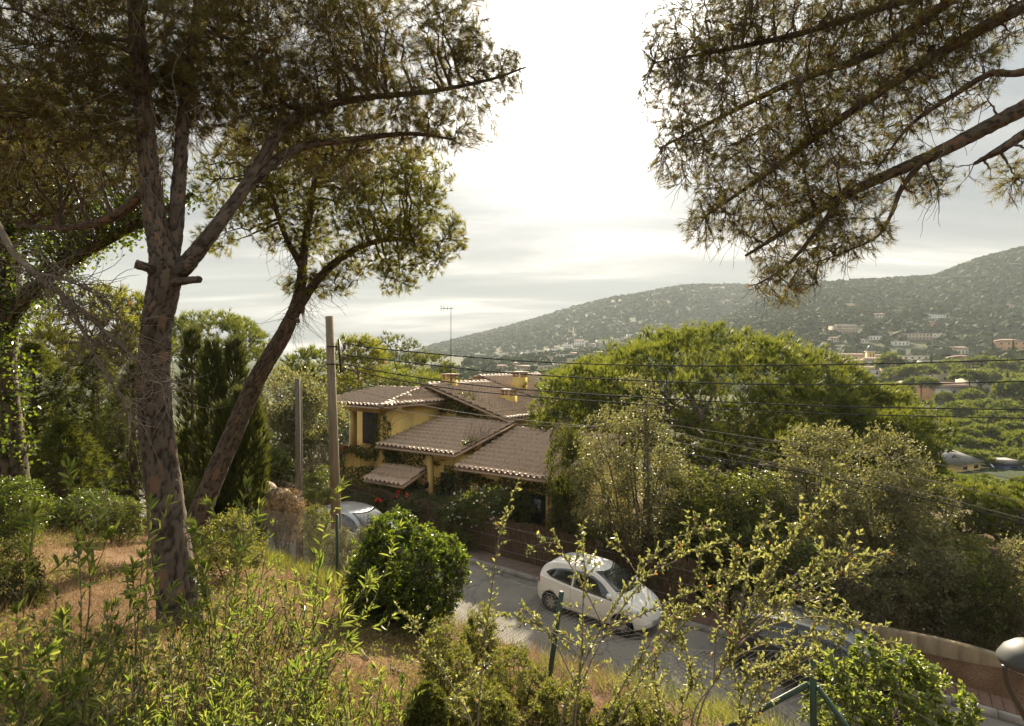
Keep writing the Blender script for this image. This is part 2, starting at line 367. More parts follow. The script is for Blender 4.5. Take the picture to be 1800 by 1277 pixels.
pv = strip('pavement', 16.25, 17.25, .10, noisy('pavement_bed', (.11, .08, .06), (.18, .13, .10), 4, .9, .5, 60), nu=3)
tl = MB().box(-.097, .097, -.097, .097, 0, .028).build('paving_tile', M['paver'], pv, bevel=.006)
tl.location = W(3, 16.36, roadz(3)+.105); tl.rotation_euler = (0, R(1.7), ROADROT)
for k in range(66):
    for q in range(5):
        v = -8+k*.205
        if v > 5.5 or (k == 0 and q == 0): continue
        t2 = tl.copy(); COL.objects.link(t2); t2.location = W(v, 16.36+q*.2, roadz(v)+.103+random.uniform(-.003, .004)); t2.rotation_euler = (random.uniform(-.01, .01), R(1.7), ROADROT)

# ---------------------------------------------------------------- low garden wall at the right, pavement at its foot
M['wall_render'] = noisy('wall_render', (.12, .088, .052), (.235, .18, .11), 1.6, .92, .5, 40, (1, 1, .35), c3=(.17, .125, .075))
mb = MB(); vs = np.linspace(-4.2, 9, 34)
for a, b in zip(vs[:-1], vs[1:]):
    za, zb = roadz(a), roadz(b); h = .86+.04*math.sin(a*1.7); h2 = .86+.04*math.sin(b*1.7)
    mb.hexa([W(a, 17.27, za-.3), W(b, 17.27, zb-.3), W(b, 17.52, zb-.3), W(a, 17.52, za-.3)], [W(a, 17.27, za+h), W(b, 17.27, zb+h2), W(b, 17.52, zb+h2), W(a, 17.52, za+h)])
tag(mb.build('garden_wall', M['wall_render']), 'low weathered ochre garden wall beside the brown paving', 'wall')

# ---------------------------------------------------------------- brown reed screen along the far pavement
rf = thing('reed_fence', 'brown reed screen fence behind the white hatchback', 'fence', W(-14, 17.1, roadz(-14)), ROADROT)
M['reed'] = noisy('reed', (.095, .060, .036), (.20, .135, .085), 60, .9, .3, 90, (1, 1, .05))
V0 = np.arange(-21, -5.2, .022)+14; n = len(V0); V0 = V0+rng.normal(0, .004, n)
zb = roadz(V0-14)-roadz(-14)+.1; hh = 1.42+.05*np.sin(V0*2.3)+rng.normal(0, .025, n)
p0 = np.stack((V0, rng.normal(0, .012, n), zb), -1); p1 = np.stack((V0+rng.normal(0, .012, n), rng.normal(0, .012, n), zb+hh), -1)
Vr, Fr = tubes(np.stack((p0, (p0+p1)/2, p1), 1), rng.uniform(.009, .014, n)[:, None]*np.array([1, 1, .8]), 4)
kind(mesh_np('reed_mat', Vr, Fr, M['reed'], rf, local=True), 'stuff')
mb = MB()
for zz in (.35, .8, 1.22):
    mb.tube([(-7, -.03, zz+.21), (0, -.03, zz), (8.8, -.03, zz-.265)], .008, 5)
mb.build('tie_wire', plain('galvanised', (.35, .34, .31), .5, .8), rf)
for k in range(8):
    v = -7+k*2.2; MB().tube([(v, .05, -.3-.03*v), (v, .05, 1.35-.03*v)], .03, 8).build('post', plain('dark_green_post', (.03, .055, .035), .5), rf) if k == 0 else None
    if k:
        q = [c for c in rf.children if c.name.startswith('post')][0].copy(); COL.objects.link(q); q.parent = rf; q.location = (k*2.2, 0, -.03*k*2.2)

# ---------------------------------------------------------------- yellow house
HZ = -7.0
house = thing('house', 'yellow two-storey house with brown tiled roofs and climbing vines', 'house', W(-18, 24, HZ), ROADROT)
def H(v, u, z): return (v+18, u-24, z-HZ)
M['ochre'] = noisy('ochre_render', (.58, .385, .11), (.70, .50, .16), .9, .9, .25, 30, c3=(.62, .45, .17))
M['ochre_trim'] = noisy('ochre_trim', (.42, .27, .09), (.52, .36, .13), 3, .9, .2)
def tile_mat():
    m = noisy('roof_tile', (.25, .160, .102), (.46, .330, .225), 9, .5, .2, 30, spec=.5, c3=(.36, .25, .17))
    return m
M['tile'] = tile_mat(); M['ridge_tile'] = noisy('ridge_tile', (.24, .17, .13), (.36, .28, .22), 5, .7, .3)
M['dark_open'] = plain('dark_interior', (.012, .011, .010), .9)  # near-black colour standing in for the shade inside openings
M['glass'] = plain('window_glass', (.02, .024, .024), .06, 0, .6)
M['iron'] = plain('wrought_iron', (.02, .02, .02), .5, .6)
def tiled_roof(name, eL, eR, rR, rL, parent=house, colw=.27, course=.44, slab=.10):
    """eave left/right, ridge right/left in the house frame; barrel tiles run from eave to ridge in straight columns"""
    eL, eR, rR, rL = [np.array(H(*p)) for p in (eL, eR, rR, rL)]
    ax = (eR-eL)/np.linalg.norm(eR-eL); mid = (rL+rR)/2-(eL+eR)/2
    up = mid-ax*np.dot(mid, ax); Ls = np.linalg.norm(up); up /= Ls; nn = np.cross(ax, up); nn *= np.sign(nn[2])
    q = [np.array((np.dot(p-eL, ax), np.dot(p-eL, up))) for p in (eL, eR, rR, rL)]
    s0, s1 = min(a[0] for a in q), max(a[0] for a in q)
    nc = max(2, int((s1-s0)/colw)); per = 6; S = np.linspace(s0, s1, nc*per+1); nr = max(2, int(Ls/course))
    T = np.repeat(np.arange(nr+1), 2)[1:-1]*Ls/nr
    lift = np.tile((.085, .005), nr)
    prof = np.where((np.arange(len(S)) % per) < per/2, np.sin((np.arange(len(S)) % per)/(per/2)*np.pi), -.55*np.sin((np.arange(len(S)) % per-per/2)/(per/2)*np.pi))*.075
    lo = q[0][0]+(q[3][0]-q[0][0])*T/Ls; hi = q[1][0]+(q[2][0]-q[1][0])*T/Ls
    SS = np.clip(S[None, :], lo[:, None], hi[:, None]); hgtm = prof[None]+lift[:, None]+.09
    jit = (rng.uniform(-.012, .012, (nr, nc)).repeat(2, 0).repeat(per, 1)); hgtm[:, :-1] += jit
    V = eL+SS[..., None]*ax+T[:, None, None]*up+hgtm[..., None]*nn
    n = len(S); i = np.arange(len(T)-1)[:, None]*n+np.arange(n-1)
    sl = MB(); b = [eL, eR, rR, rL]; sl.hexa([p-nn*slab*.5 for p in b], [p+nn*.035 for p in b])
    r = sl.build(name, M['tile'], parent)
    t = mesh_np('roof_tiles', V.reshape(-1, 3), np.stack((i, i+1, i+n+1, i+n), -1).reshape(-1, 4), M['tile'], r, local=True, smooth=False); kind(t, 'stuff')
    return r
def ridge(a, b, parent=None, r=.11):
    a, b = np.array(H(*a)), np.array(H(*b)); n = max(2, int(np.linalg.norm(b-a)/.38)); mb = MB()
    for k in range(n):
        p, q = a+(b-a)*k/n, a+(b-a)*(k+1.08)/n; mb.tube([p, q], [r, r*.86], 8)
    return mb.build('ridge_tiles', M['ridge_tile'], house)
def hwall(v0, v1, u0, u1, z0, z1, mat='ochre', name='wall'):
    a, b = H(v0, u0, z0), H(v1, u1, z1); return MB().box(a[0], b[0], a[1], b[1], a[2], b[2]).build(name, M[mat], house)
# upper volume: gable end turned to the road
def gable(v0, v1, va, u0, u1, ze0, ze1, za):
    poly = [(v0+18, 0), (v1+18, 0), (v1+18, ze1-HZ), (va+18, za-HZ), (v0+18, ze0-HZ)]
    n = len(poly); V = [(p[0], u-24, p[1]) for u in (u0, u1) for p in poly]
    mb = MB(); mb.add(V, [np.array([(i, (i+1) % n, (i+1) % n+n, i+n) for i in range(n)]), np.array([[4, 3, 2, 1, 0], [5, 6, 7, 8, 9]])])
    return mb.build('wall', M['ochre'], house)
gable(-25.8, -16.4, -21.2, 23.0, 28.2, -1.10, -1.15, .30)
tiled_roof('roof', (-15.9, 22.45, -1.18), (-15.9, 28.1, -1.18), (-21.2, 28.1, .42), (-21.2, 22.45, .42))
tiled_roof('roof', (-26.2, 28.1, -1.15), (-26.2, 22.45, -1.15), (-21.2, 22.45, .42), (-21.2, 28.1, .42))
ridge((-21.2, 22.4, .53), (-21.2, 28.1, .53))
gable(-26.2, -17.4, -22.0, 28.25, 34.5, -.62, -.72, .62)
tiled_roof('roof', (-16.9, 28.0, -.78), (-16.9, 35, -.78), (-22.0, 35, .74), (-22.0, 28.0, .74))
tiled_roof('roof', (-26.7, 35, -.70), (-26.7, 28.0, -.70), (-22.0, 28.0, .74), (-22.0, 35, .74))
ridge((-22, 27.9, .85), (-22, 35, .85))
# raised porch wing with hipped roof
hwall(-25.6, -20.62, 20.9, 22.98, HZ, -.45)
hwall(-20.9, -20.6, 18.75, 20.88, HZ, -.45)
hwall(-24.4, -20.92, 18.75, 20.88, HZ, -2.75)
hwall(-24.4, -20.58, 18.55, 18.74, -.72, -.42, 'ochre_trim', 'porch_beam')
MB().box(*[x for p in zip(H(-24.35, 20.78, -2.7), H(-20.95, 20.88, -.75)) for x in p]).build('porch_shade_panel', M['dark_open'], house)  # flat near-black panel paints the porch's inner shade on its back wall
for v in (-24.3, -22.6): hwall(v-.12, v+.12, 18.6, 18.84, -2.75, -.72, 'ochre_trim', 'porch_post')
tiled_roof('roof', (-24.9, 18.2, -.47), (-20.2, 18.2, -.47), (-21.6, 22.6, .20), (-24.9, 22.6, .20))
tiled_roof('roof', (-20.2, 18.2, -.47), (-20.2, 22.9, -.47), (-21.55, 22.9, .18), (-21.55, 22.4, .20))
ridge((-20.2, 18.2, -.36), (-21.6, 22.5, .30))
# front lean-to and the lower wing
hwall(-20.58, -15.95, 18.95, 22.97, HZ, -2.42)
tiled_roof('roof', (-20.62, 18.35, -2.32), (-15.7, 18.35, -2.32), (-15.7, 23.0, -1.30), (-20.62, 23.0, -1.30))
poly = [(18.95-24, -2.40-HZ), (22.97-24, -2.40-HZ), (22.97-24, -1.45-HZ), (18.95-24, -2.36-HZ)]
MB().prism(poly, 0, -16.1+18, -15.93+18).build('verge_wall', M['ochre'], house)
hwall(-15.93, -10.3, 19.0, 24.5, HZ, -2.75)
tiled_roof('roof', (-15.75, 18.35, -2.85), (-10.0, 18.35, -2.85), (-10.0, 23.2, -1.60), (-15.75, 23.2, -1.60))
# door canopy on the front wall, posts, lantern, gate, windows
tiled_roof('canopy', (-20.3, 17.35, -3.72), (-17.75, 17.35, -3.72), (-17.75, 18.94, -3.16), (-20.3, 18.94, -3.16))
hwall(-17.42, -17.22, 18.5, 18.7, HZ, -2.45, 'ochre_trim', 'pillar')
MB().box(*[x for p in zip(H(-19.6, 18.90, HZ+.2), H(-18.3, 18.945, -4.1)) for x in p]).build('door', M['dark_open'], house)
MB().box(*[x for p in zip(H(-17.0, 18.90, HZ+.2), H(-16.2, 18.945, -3.2)) for x in p]).build('door', M['dark_open'], house)
MB().box(*[x for p in zip(H(-13.0, 18.93, -5.0), H(-11.6, 18.995, -3.5)) for x in p]).build('window', M['glass'], house)
MB().lathe([(0, .22), (.07, .16), (.09, .1), (.07, -.08), (0, -.1)], H(-17.33, 18.38, -3.75), 8).build('lantern', M['iron'], house)
MB().box(*[x for p in zip(H(-18.95, 22.9, -1.0), H(-18.6, 22.98, -.72)) for x in p]).build('window', M['dark_open'], house)
# chimneys
def chimney(v, u, z0, z1, w=.35):
    mb = MB(); x, y, _ = H(v, u, 0); mb.box(x-w, x+w, y-w*.75, y+w*.75, z0-HZ, z1-HZ)
    c = mb.build('chimney', M['ochre'], house)
    m2 = MB(); z = z1-HZ
    for sx in (-1, 1):
        for sy in (-1, 1): m2.box(x+sx*w*.8-.07, x+sx*w*.8+.07, y+sy*w*.55-.06, y+sy*w*.55+.06, z, z+.26)
    m2.box(x-w*1.2, x+w*1.2, y-w, y+w, z+.26, z+.34); m2.build('chimney_cap', M['tile'], c)
    return c
chimney(-20.9, 24.0, 0, .72); chimney(-18.0, 25.6, -1.2, -.12, .36); chimney(-19.3, 28.6, -.4, .80, .36)
ant = thing('tv_antenna', 'thin television antenna mast standing on the house chimney', 'antenna', W(-20.55, 23.7, .5))
bx, by = ant.location.x, ant.location.y
MB().tube([(0, 0, -.2), (0, 0, 4.2)], [.022, .014], 6).build('mast', M['iron'], ant)
mb = MB(); mb.tube([(-.55, 0, 4.15), (.12, 0, 4.12)], .012, 5)
for k in range(6): mb.tube([(-.52+k*.12, -.22, 4.15), (-.52+k*.12, .22, 4.15)], .008, 4); 
mb.tube([(-.54, 0, 3.95), (-.54, 0, 4.33)], .01, 4); mb.tube([(-.38, 0, 3.97), (-.38, 0, 4.3)], .009, 4); mb.tube([(-.2, 0, 4.0), (-.2, 0, 4.27)], .008, 4)
mb.build('aerial', M['iron'], ant)
pot = thing('flower_pot', 'small terracotta planter on the porch edge of the yellow house', 'planter', W(-23.0, 18.45, -2.75))
MB().lathe([(0, 0), (.12, 0), (.17, .28), (.19, .28), (.19, .33), (.15, .33), (.13, .25), (0, .25)], seg=14).build('pot', plain('terracotta', (.42, .16, .08), .8), pot)

# ---------------------------------------------------------------- poles and cables
M['pole_wood'] = noisy('pole_wood', (.15, .115, .075), (.26, .205, .135), 2.5, .9, .5, 30, (6, 6, .5))
M['pole_grey'] = noisy('pole_grey', (.10, .085, .065), (.19, .165, .13), 2.5, .9, .5, 30, (6, 6, .5))
M['cable'] = plain('black_cable', (.012, .012, .012), .6)
M['cable_light'] = plain('grey_cable', (.20, .18, .15), .6)
def pole(name, label, top, base, r0, r1, mat):
    base = np.array(base); t = thing(name, label, 'pole', base)
    MB().tube([base-(0, 0, .4), base+(np.array(top)-base)*.5, top], [r0, (r0+r1)/2, r1], 14).build('shaft', mat, t, local=False, smooth=False)
    return t
D1 = 16.0; p1t = P(579, 556, D1); p1b = P(597, 980, D1); p1b[2] = float(hgt(p1b[0], p1b[1]))
pl1 = pole('utility_pole', 'tall pale wooden utility pole with side insulator bracket before the yellow house', p1t, p1b, .155, .11, M['pole_wood'])
mb = MB(); q = P(595, 596, 15.9); qb = P(599, 655, 15.9)
mb.tube([q, qb], .03, 6)
for y in (609, 640): mb.tube([P(574, y, 15.9), P(593+(y-600)*.06, y, 15.9)], .022, 6)
mb.build('bracket', M['iron'], pl1, local=False)
M['ceramic'] = plain('ceramic', (.12, .08, .06), .25)
for y in (612, 633, 652):
    mb = MB(); c = P(604, y+4, 15.88)
    mb.tube([P(596, y, 15.9), P(598, y+6, 15.88), P(603, y+6, 15.88), P(605, y, 15.88)], .014, 6, 10)
    mb.lathe([(0, .09), (.035, .09), (.06, .05), (.04, .03), (.06, 0), (.03, -.04), (0, -.04)], P(605, y-2, 15.88), 10)
    mb.build('insulator', M['ceramic'], pl1, local=False)
D2 = 17.2; p2t = P(523, 665, D2); p2b = P(526, 900, D2); p2b[2] = float(hgt(p2b[0], p2b[1]))
pl2 = pole('utility_pole', 'thin dark pole left of the tall wooden pole', p2t, p2b, .09, .075, M['pole_grey'])
MB().tube([p2t+(.13, -.05, -.3), p2b+(.13, -.05, .6)], .028, 8).build('conduit', M['pole_grey'], pl2, local=False)
D3 = 18.6; p3t = P(1134, 716, D3); p3b = P(1141, 960, D3); p3b[2] = float(hgt(p3b[0], p3b[1]))
pl3 = pole('utility_pole', 'wooden utility pole wrapped by the grey-green tree behind the hatchback', p3t, p3b, .10, .075, M['pole_grey'])
p4b = np.array(W(9.5, 17.9)); p4b[2] = float(hgt(p4b[0], p4b[1])); p4t = p4b+(0, 0, 8.3)
pl4 = pole('utility_pole', 'wooden utility pole beyond the garden wall carrying the overhead cables', p4t, p4b, .17, .12, M['pole_wood'])
def cable(label, pts, r=.011, mat='cable', n=48):
    """pts: (px, py, D) triples along the cable"""
    p = spline([P(*q) for q in pts], n); o = MB().tube(p, r, 5).build('overhead_cable', M[mat], None)
    return tag(o, label, 'cable', 'overhead cables between the poles')
cable('topmost overhead cable passing above the umbrella pines', [(605, 603, 15.9), (680, 614, 15.7), (930, 635, 15), (1200, 643, 14.3), (1500, 640, 13.7), (1800, 632, 13.1), (2010, 622, 12.7)], .016)
cable('second overhead cable from the top', [(606, 624, 15.9), (700, 635, 15.7), (900, 656, 15.1), (1200, 672, 14.4), (1500, 676, 13.8), (1800, 670, 13.2), (2010, 660, 12.8)], .016)
cable('third overhead cable from the top', [(607, 640, 15.9), (700, 658, 15.7), (900, 683, 15.1), (1350, 710, 14.2), (1800, 720, 13.2), (2010, 720, 12.8)], .016)
cable('fourth overhead cable just under the third', [(607, 648, 15.9), (720, 672, 15.7), (900, 694, 15.1), (1350, 723, 14.2), (1800, 735, 13.2), (2010, 737, 12.8)], .014)
cable('pale service cable sagging over the lower tiled roof', [(600, 680, 16), (720, 708, 16.4), (850, 730, 17), (1030, 748, 17.8), (1134, 745, 18.5)], .009, 'cable_light')
cable('pale service cable meeting the pole among the trees', [(600, 700, 16), (740, 728, 16.4), (900, 745, 17), (1030, 750, 17.8), (1134, 750, 18.5)], .009, 'cable_light')
for k, (lab, y1, y2, y3) in enumerate((('upper of the thin cables running from the hidden pole down right', 740, 768, 812), ('second thin cable running from the hidden pole down right', 752, 790, 850),
                   ('third thin cable running from the hidden pole down right', 765, 808, 880), ('fourth thin cable running from the hidden pole down right', 778, 830, 905))):
    cable(lab, [(1138, y1, 18.5), (1370, y2+8, 16.5), (1620, (y2+y3)/2+22, 14.8), (1830, y3+38, 13.6), (2010, y3+60, 12.8)], 0.010, 'cable_light' if k != 3 else 'cable')
cable('thick black cable descending across the right bushes', [(1138, 790, 18.5), (1300, 812, 17), (1450, 838, 15.8), (1640, 880, 14.6), (1800, 920, 13.6), (2010, 985, 12.8)], .016)

# ---------------------------------------------------------------- street lamp at the right edge
lb = P(1800, 1150, 6.8); lg = P(1868, 1150, 6.9); lg[2] = float(hgt(lg[0], lg[1]))
lamp = thing('street_lamp', 'grey domed street lamp head on a bent arm above the road', 'lamp', lg)
lc = P(1818, 1168, 6.8)
MB().lathe([(0, .28), (.08, .275), (.19, .235), (.29, .15), (.345, .05), (.36, 0), (.345, -.02)], lc, 30).build('dome', plain('lamp_enamel', (.045, .048, .045), .55, .1), lamp, local=False, smooth=True)
MB().lathe([(.345, -.018), (.25, -.07), (.0, -.10)], lc, 24).build('diffuser', plain('lamp_diffuser', (.45, .45, .42), .3), lamp, local=False, smooth=True)
MB().tube([lc+(-.36, 0, -.01), lc+(-.28, .02, -.30), lc+(-.02, .05, -.75), lg+(0, 0, 1.6), lg+(0, 0, -.2)], [.028, .032, .035, .045, .05], 10, 30).build('arm', plain('lamp_arm', (.06, .06, .058), .45, .4), lamp, local=False, smooth=True)

# ---------------------------------------------------------------- chain-link fence on green posts at the garden edge
fence = thing('chain_link_fence', 'sagging chain-link fence on dark green posts along the garden edge', 'fence', P(988, 1300, 5.5))
M['post'] = noisy('green_post', (.020, .045, .028), (.035, .065, .042), 20, .45, .1)
M['wire'] = plain('galvanised_wire', (.12, .12, .105), .85, 0, .2)
FP = [(-6.6, 13.6), (-2.80, 9.1), (.48, 5.5), (2.30, 4.35), (4.6, 2.6)]
tops = []
for k, (x, y) in enumerate(FP):
    g = float(hgt(x, y)); zt = {1: EYE-.266*9.1, 2: EYE-.402*5.5, 3: EYE-.502*4.35}.get(k, g+1.35 if k == 0 else -1.1)
    lean = {2: (-.17, .02)}.get(k, (.01, 0))
    MB().tube([(x+lean[0], y+lean[1], g-.3), (x, y, zt)], .025, 10).build('post', M['post'], fence, local=False, smooth=False)
    tops.append((x, y, zt, lean, g))
x, y, zt, _, g = tops[3]
d1 = np.array((FP[2][0]-x, FP[2][1]-y)); d1 /= np.linalg.norm(d1); d2 = np.array((FP[4][0]-x, FP[4][1]-y)); d2 /= np.linalg.norm(d2)
for d, L in ((d1, .95), (d2, .75)):
    MB().tube([(x+d[0]*.03, y+d[1]*.03, zt-.28), (x+d[0]*L, y+d[1]*L, float(hgt(x+d[0]*L, y+d[1]*L))-.15)], .021, 10).build('brace', M['post'], fence, local=False)
segs = []; sag = {2: .20, 0: .03, 1: .05, 3: .12}
for k in range(4):
    a, b = tops[k], tops[k+1]; L = math.hypot(b[0]-a[0], b[1]-a[1]); nh = int(L/.055)
    def pt(s, h):
        s = np.asarray(s); h = np.asarray(h)
        top = a[2]+(b[2]-a[2])*s-sag[k]*np.sin(np.pi*np.clip(s, 0, 1))**2-.06; bot = a[4]+(b[4]-a[4])*s-.05
        wx = a[3][0]*(1-h)*(1-s)+b[3][0]*(1-h)*s; bulge = (.04 if k == 2 else .02)*np.sin(np.pi*s)*np.sin(np.pi*h*.9)
        nx, ny = -(b[1]-a[1])/L, (b[0]-a[0])/L
        return np.stack((a[0]+(b[0]-a[0])*s+wx+nx*bulge, a[1]+(b[1]-a[1])*s+ny*bulge, bot+(top-bot)*h), -1)
    nvv = 22
    if k == 3:
        for hh in (.98, .62, .28):
            s = np.linspace(0, 1, 24); sp_ = pt(s, np.full_like(s, hh)); segs.append(np.stack((sp_[:-1], sp_[1:]), 1))
        continue
    js = np.arange(nvv+1)
    for sgn in (1, -1):
        st = np.arange(-nvv, nh+nvv+1)
        I = st[:, None]+sgn*js[None, :]*1.0; Hh = np.repeat((js/nvv)[None, :], len(st), 0); zz = I/nh
        for r0 in range(nvv):
            s0, s1 = zz[:, r0], zz[:, r0+1]; ok = (s0 >= 0) & (s0 <= 1) & (s1 >= 0) & (s1 <= 1)
            if ok.any(): segs.append(np.stack((pt(s0[ok], Hh[ok, r0]), pt(s1[ok], Hh[ok, r0+1])), 1))
    s = np.linspace(0, 1, 30); sp = pt(s, np.ones_like(s)); segs.append(np.stack((sp[:-1], sp[1:]), 1))
    sp = pt(s, np.full_like(s, .5)); segs.append(np.stack((sp[:-1], sp[1:]), 1))
S = np.concatenate(segs); Vw, Fw = tubes(S, np.full((len(S), 2), .0012), 3)
kind(mesh_np('wire_mesh', Vw, Fw, M['wire'], fence), 'stuff')
# ---------------------------------------------------------------- cars
def interp(tab, x):
    """smooth (monotone cubic) interpolation of a control table"""
    xs = np.array([p[0] for p in tab], float); ys = np.array([p[1] for p in tab], float)
    h = np.diff(xs); d = np.diff(ys)/h; m = np.zeros(len(xs)); m[0], m[-1] = d[0], d[-1]
    for i in range(1, len(xs)-1): m[i] = 0 if d[i-1]*d[i] <= 0 else 2*d[i-1]*d[i]/(d[i-1]+d[i])
    x = np.clip(np.asarray(x, float), xs[0], xs[-1]); i = np.clip(np.searchsorted(xs, x)-1, 0, len(h)-1)
    t = (x-xs[i])/h[i]; hh = h[i]
    return (2*t**3-3*t**2+1)*ys[i]+(t**3-2*t**2+t)*hh*m[i]+(-2*t**3+3*t**2)*ys[i+1]+(t**3-t**2)*hh*m[i+1]
M['tyre'] = plain('tyre', (.015, .015, .015), .8); M['hub'] = plain('hub_silver', (.42, .41, .38), .35, .5)
M['black_plastic'] = plain('black_plastic', (.02, .02, .02), .5); M['red_lens'] = plain('red_lens', (.55, .02, .015), .15, 0, .6, .5)
M['clear_lens'] = plain('clear_lens', (.42, .42, .40), .12, .3, .6, 1); M['plate'] = plain('plate_white', (.62, .62, .60), .4)
M['car_glass'] = plain('car_glass', (.022, .026, .026), .04, 0, .7, .6)
M['seat'] = plain('seat_cloth', (.06, .06, .065), .9)
def make_car(label, paint, pos, rotz, pitch, top, wid, roofw, L, beltz, wheels, wscreen, rear, sidewin, light_z=.66, group=None):
    """top: centre-line height by x; wid: half width by x; roofw: width of the roof rail as a share of wid; x forward, ground at z=0"""
    c = thing('parked_car', label, 'car', pos, rotz, group); c.rotation_euler = (0, pitch, rotz)
    xs = np.concatenate((np.linspace(-L/2, -L/2+.3, 12, endpoint=False), np.linspace(-L/2+.3, L/2-.35, 56, endpoint=False), np.linspace(L/2-.35, L/2, 14)))
    zt = interp(top, xs); w = interp(wid, xs); rw = interp(roofw, xs); bz = np.minimum(interp(beltz, xs), zt-.05)
    zb = np.interp(xs, [-L/2, -L/2+.3, L/2-.4, L/2], [.34, .19, .19, .30])
    def section(k):
        rz = zt[k]-.07*min(1, (zt[k]-bz[k])/.25)
        pts = [(0, zb[k]), (w[k]*.55, zb[k]), (w[k]*.93, zb[k]+.03), (w[k]*.985, zb[k]+.16), (w[k], (zb[k]+bz[k])/2+.02), (w[k]*.975, bz[k]-.04), (w[k]*.955, bz[k]),
               (w[k]*(.955+(rw[k]-.955)*.55), bz[k]+(rz-bz[k])*.55), (w[k]*rw[k], rz), (w[k]*rw[k]*.9, zt[k]-.022), (w[k]*rw[k]*.55, zt[k]-.006), (0, zt[k])]
        return spline(pts, 45)
    half = np.array([section(k) for k in range(len(xs))])           # (nx, 45, 2) = y, z
    half[..., 0] = np.maximum(half[..., 0], 0); half[:, 0, 0] = 0; half[:, -1, 0] = 0
    nx, ns = half.shape[:2]
    ring = np.concatenate((half, half[:, -2:0:-1]*np.array((-1, 1))), 1); nr = ring.shape[1]
    V = np.concatenate((np.repeat(xs[:, None], nr, 1)[..., None], ring), -1)
    i = np.arange(nx-1)[:, None]*nr+np.arange(nr); j = np.arange(nx-1)[:, None]*nr+(np.arange(nr)+1) % nr
    F = [np.stack((i, j, j+nr, i+nr), -1).reshape(-1, 4)]
    mb = MB(); mb.add(V.reshape(-1, 3), F)
    mb.F.setdefault(nr, []).append(np.array([list(range(nr)), list(range((nx-1)*nr, nx*nr))[::-1]]))
    body = mb.build('body', paint, c, smooth=True)
    # wheel arches cut from the body
    cut = MB()
    for wx, wy, wr in wheels:
        for s in (-1, 1):
            a = np.arange(28)*2*np.pi/28; r = wr+.055
            v = [(wx+r*math.cos(t), s*yy, wr+r*math.sin(t)) for yy in (wy-.22, wy+.25) for t in a]
            f = np.array([(k, (k+1) % 28, (k+1) % 28+28, k+28) for k in range(28)])
            cut.add(v, f if s < 0 else f[:, ::-1]); b = cut.n-56
            caps = np.array([list(range(b, b+28)), list(range(b+28, b+56))[::-1]])
            cut.F.setdefault(28, []).append(caps[:, ::-1] if s < 0 else caps)
    co = cut.build('cutter', None, None); bm = bmesh.new(); bm.from_mesh(co.data); bmesh.ops.recalc_face_normals(bm, faces=bm.faces); bm.to_mesh(co.data); bm.free()
    bm = bmesh.new(); bm.from_mesh(body.data); bmesh.ops.recalc_face_normals(bm, faces=bm.faces); bm.to_mesh(body.data); bm.free()
    co.parent = c; md = body.modifiers.new('arch', 'BOOLEAN'); md.object = co; md.operation = 'DIFFERENCE'; md.solver = 'EXACT'
    bpy.context.view_layer.update(); dg = bpy.context.evaluated_depsgraph_get()
    me = bpy.data.meshes.new_from_object(body.evaluated_get(dg)); body.modifiers.clear(); body.data = me
    bpy.data.objects.remove(co)
    def yside(x, z):
        out = np.zeros_like(x)
        for q in range(len(x)):
            k = min(max(np.searchsorted(xs, x[q]), 1), nx-1); f = (x[q]-xs[k-1])/(xs[k]-xs[k-1])
            s = half[k-1]*(1-f)+half[k]*f; b = ns//4; out[q] = np.interp(z[q], s[b:, 1], s[b:, 0])
        return out
    def ztop(x, y):
        out = np.zeros_like(x)
        for q in range(len(x)):
            k = min(max(np.searchsorted(xs, x[q]), 1), nx-1); f = (x[q]-xs[k-1])/(xs[k]-xs[k-1])
            s = half[k-1]*(1-f)+half[k]*f; b = ns//3; out[q] = np.interp(abs(y[q]), s[b:, 0][::-1], s[b:, 1][::-1])
        return out
    def patch(Vg, name, mat, parent=c):
        n, m = Vg.shape[:2]; i = np.arange(n-1)[:, None]*m+np.arange(m-1)
        o = mesh_np(name, Vg.reshape(-1, 3), np.stack((i, i+m, i+m+1, i+1), -1).reshape(-1, 4), mat, parent, local=True, smooth=True)
        md = o.modifiers.new('thick', 'SOLIDIFY'); md.thickness = .006; md.offset = 0; return o
    for (xa, xb, lo, hi) in sidewin:
        x = np.linspace(xa, xb, 16); zl = interp(lo, x); zh = interp(hi, x)
        g = zl[:, None]+(np.maximum(zh, zl+.004)-zl)[:, None]*np.linspace(0, 1, 7)[None]
        X = np.repeat(x[:, None], 7, 1); y = yside(X.ravel(), g.ravel()).reshape(g.shape)+.007
        for s in (1, -1): patch(np.stack((X, y*s, g), -1), 'side_window', M['car_glass'])
    for nm, (x0c, x1c, curve, ya, yb) in (('windscreen', wscreen), ('rear_window', rear)):
        yy = np.linspace(-1, 1, 17); t = np.linspace(0, 1, 10)
        hw = ya+(yb-ya)*t; Y = hw[:, None]*yy[None]
        X = (x0c+(x1c-x0c)*t)[:, None]-curve*np.sign(x1c-x0c)*(yy[None]**2)*-1*np.sign(x0c-x1c)*0+(-curve*yy[None]**2)
        Z = ztop(X.ravel(), Y.ravel()).reshape(X.shape)+.008
        patch(np.stack((X, Y, Z), -1), nm, M['car_glass'])
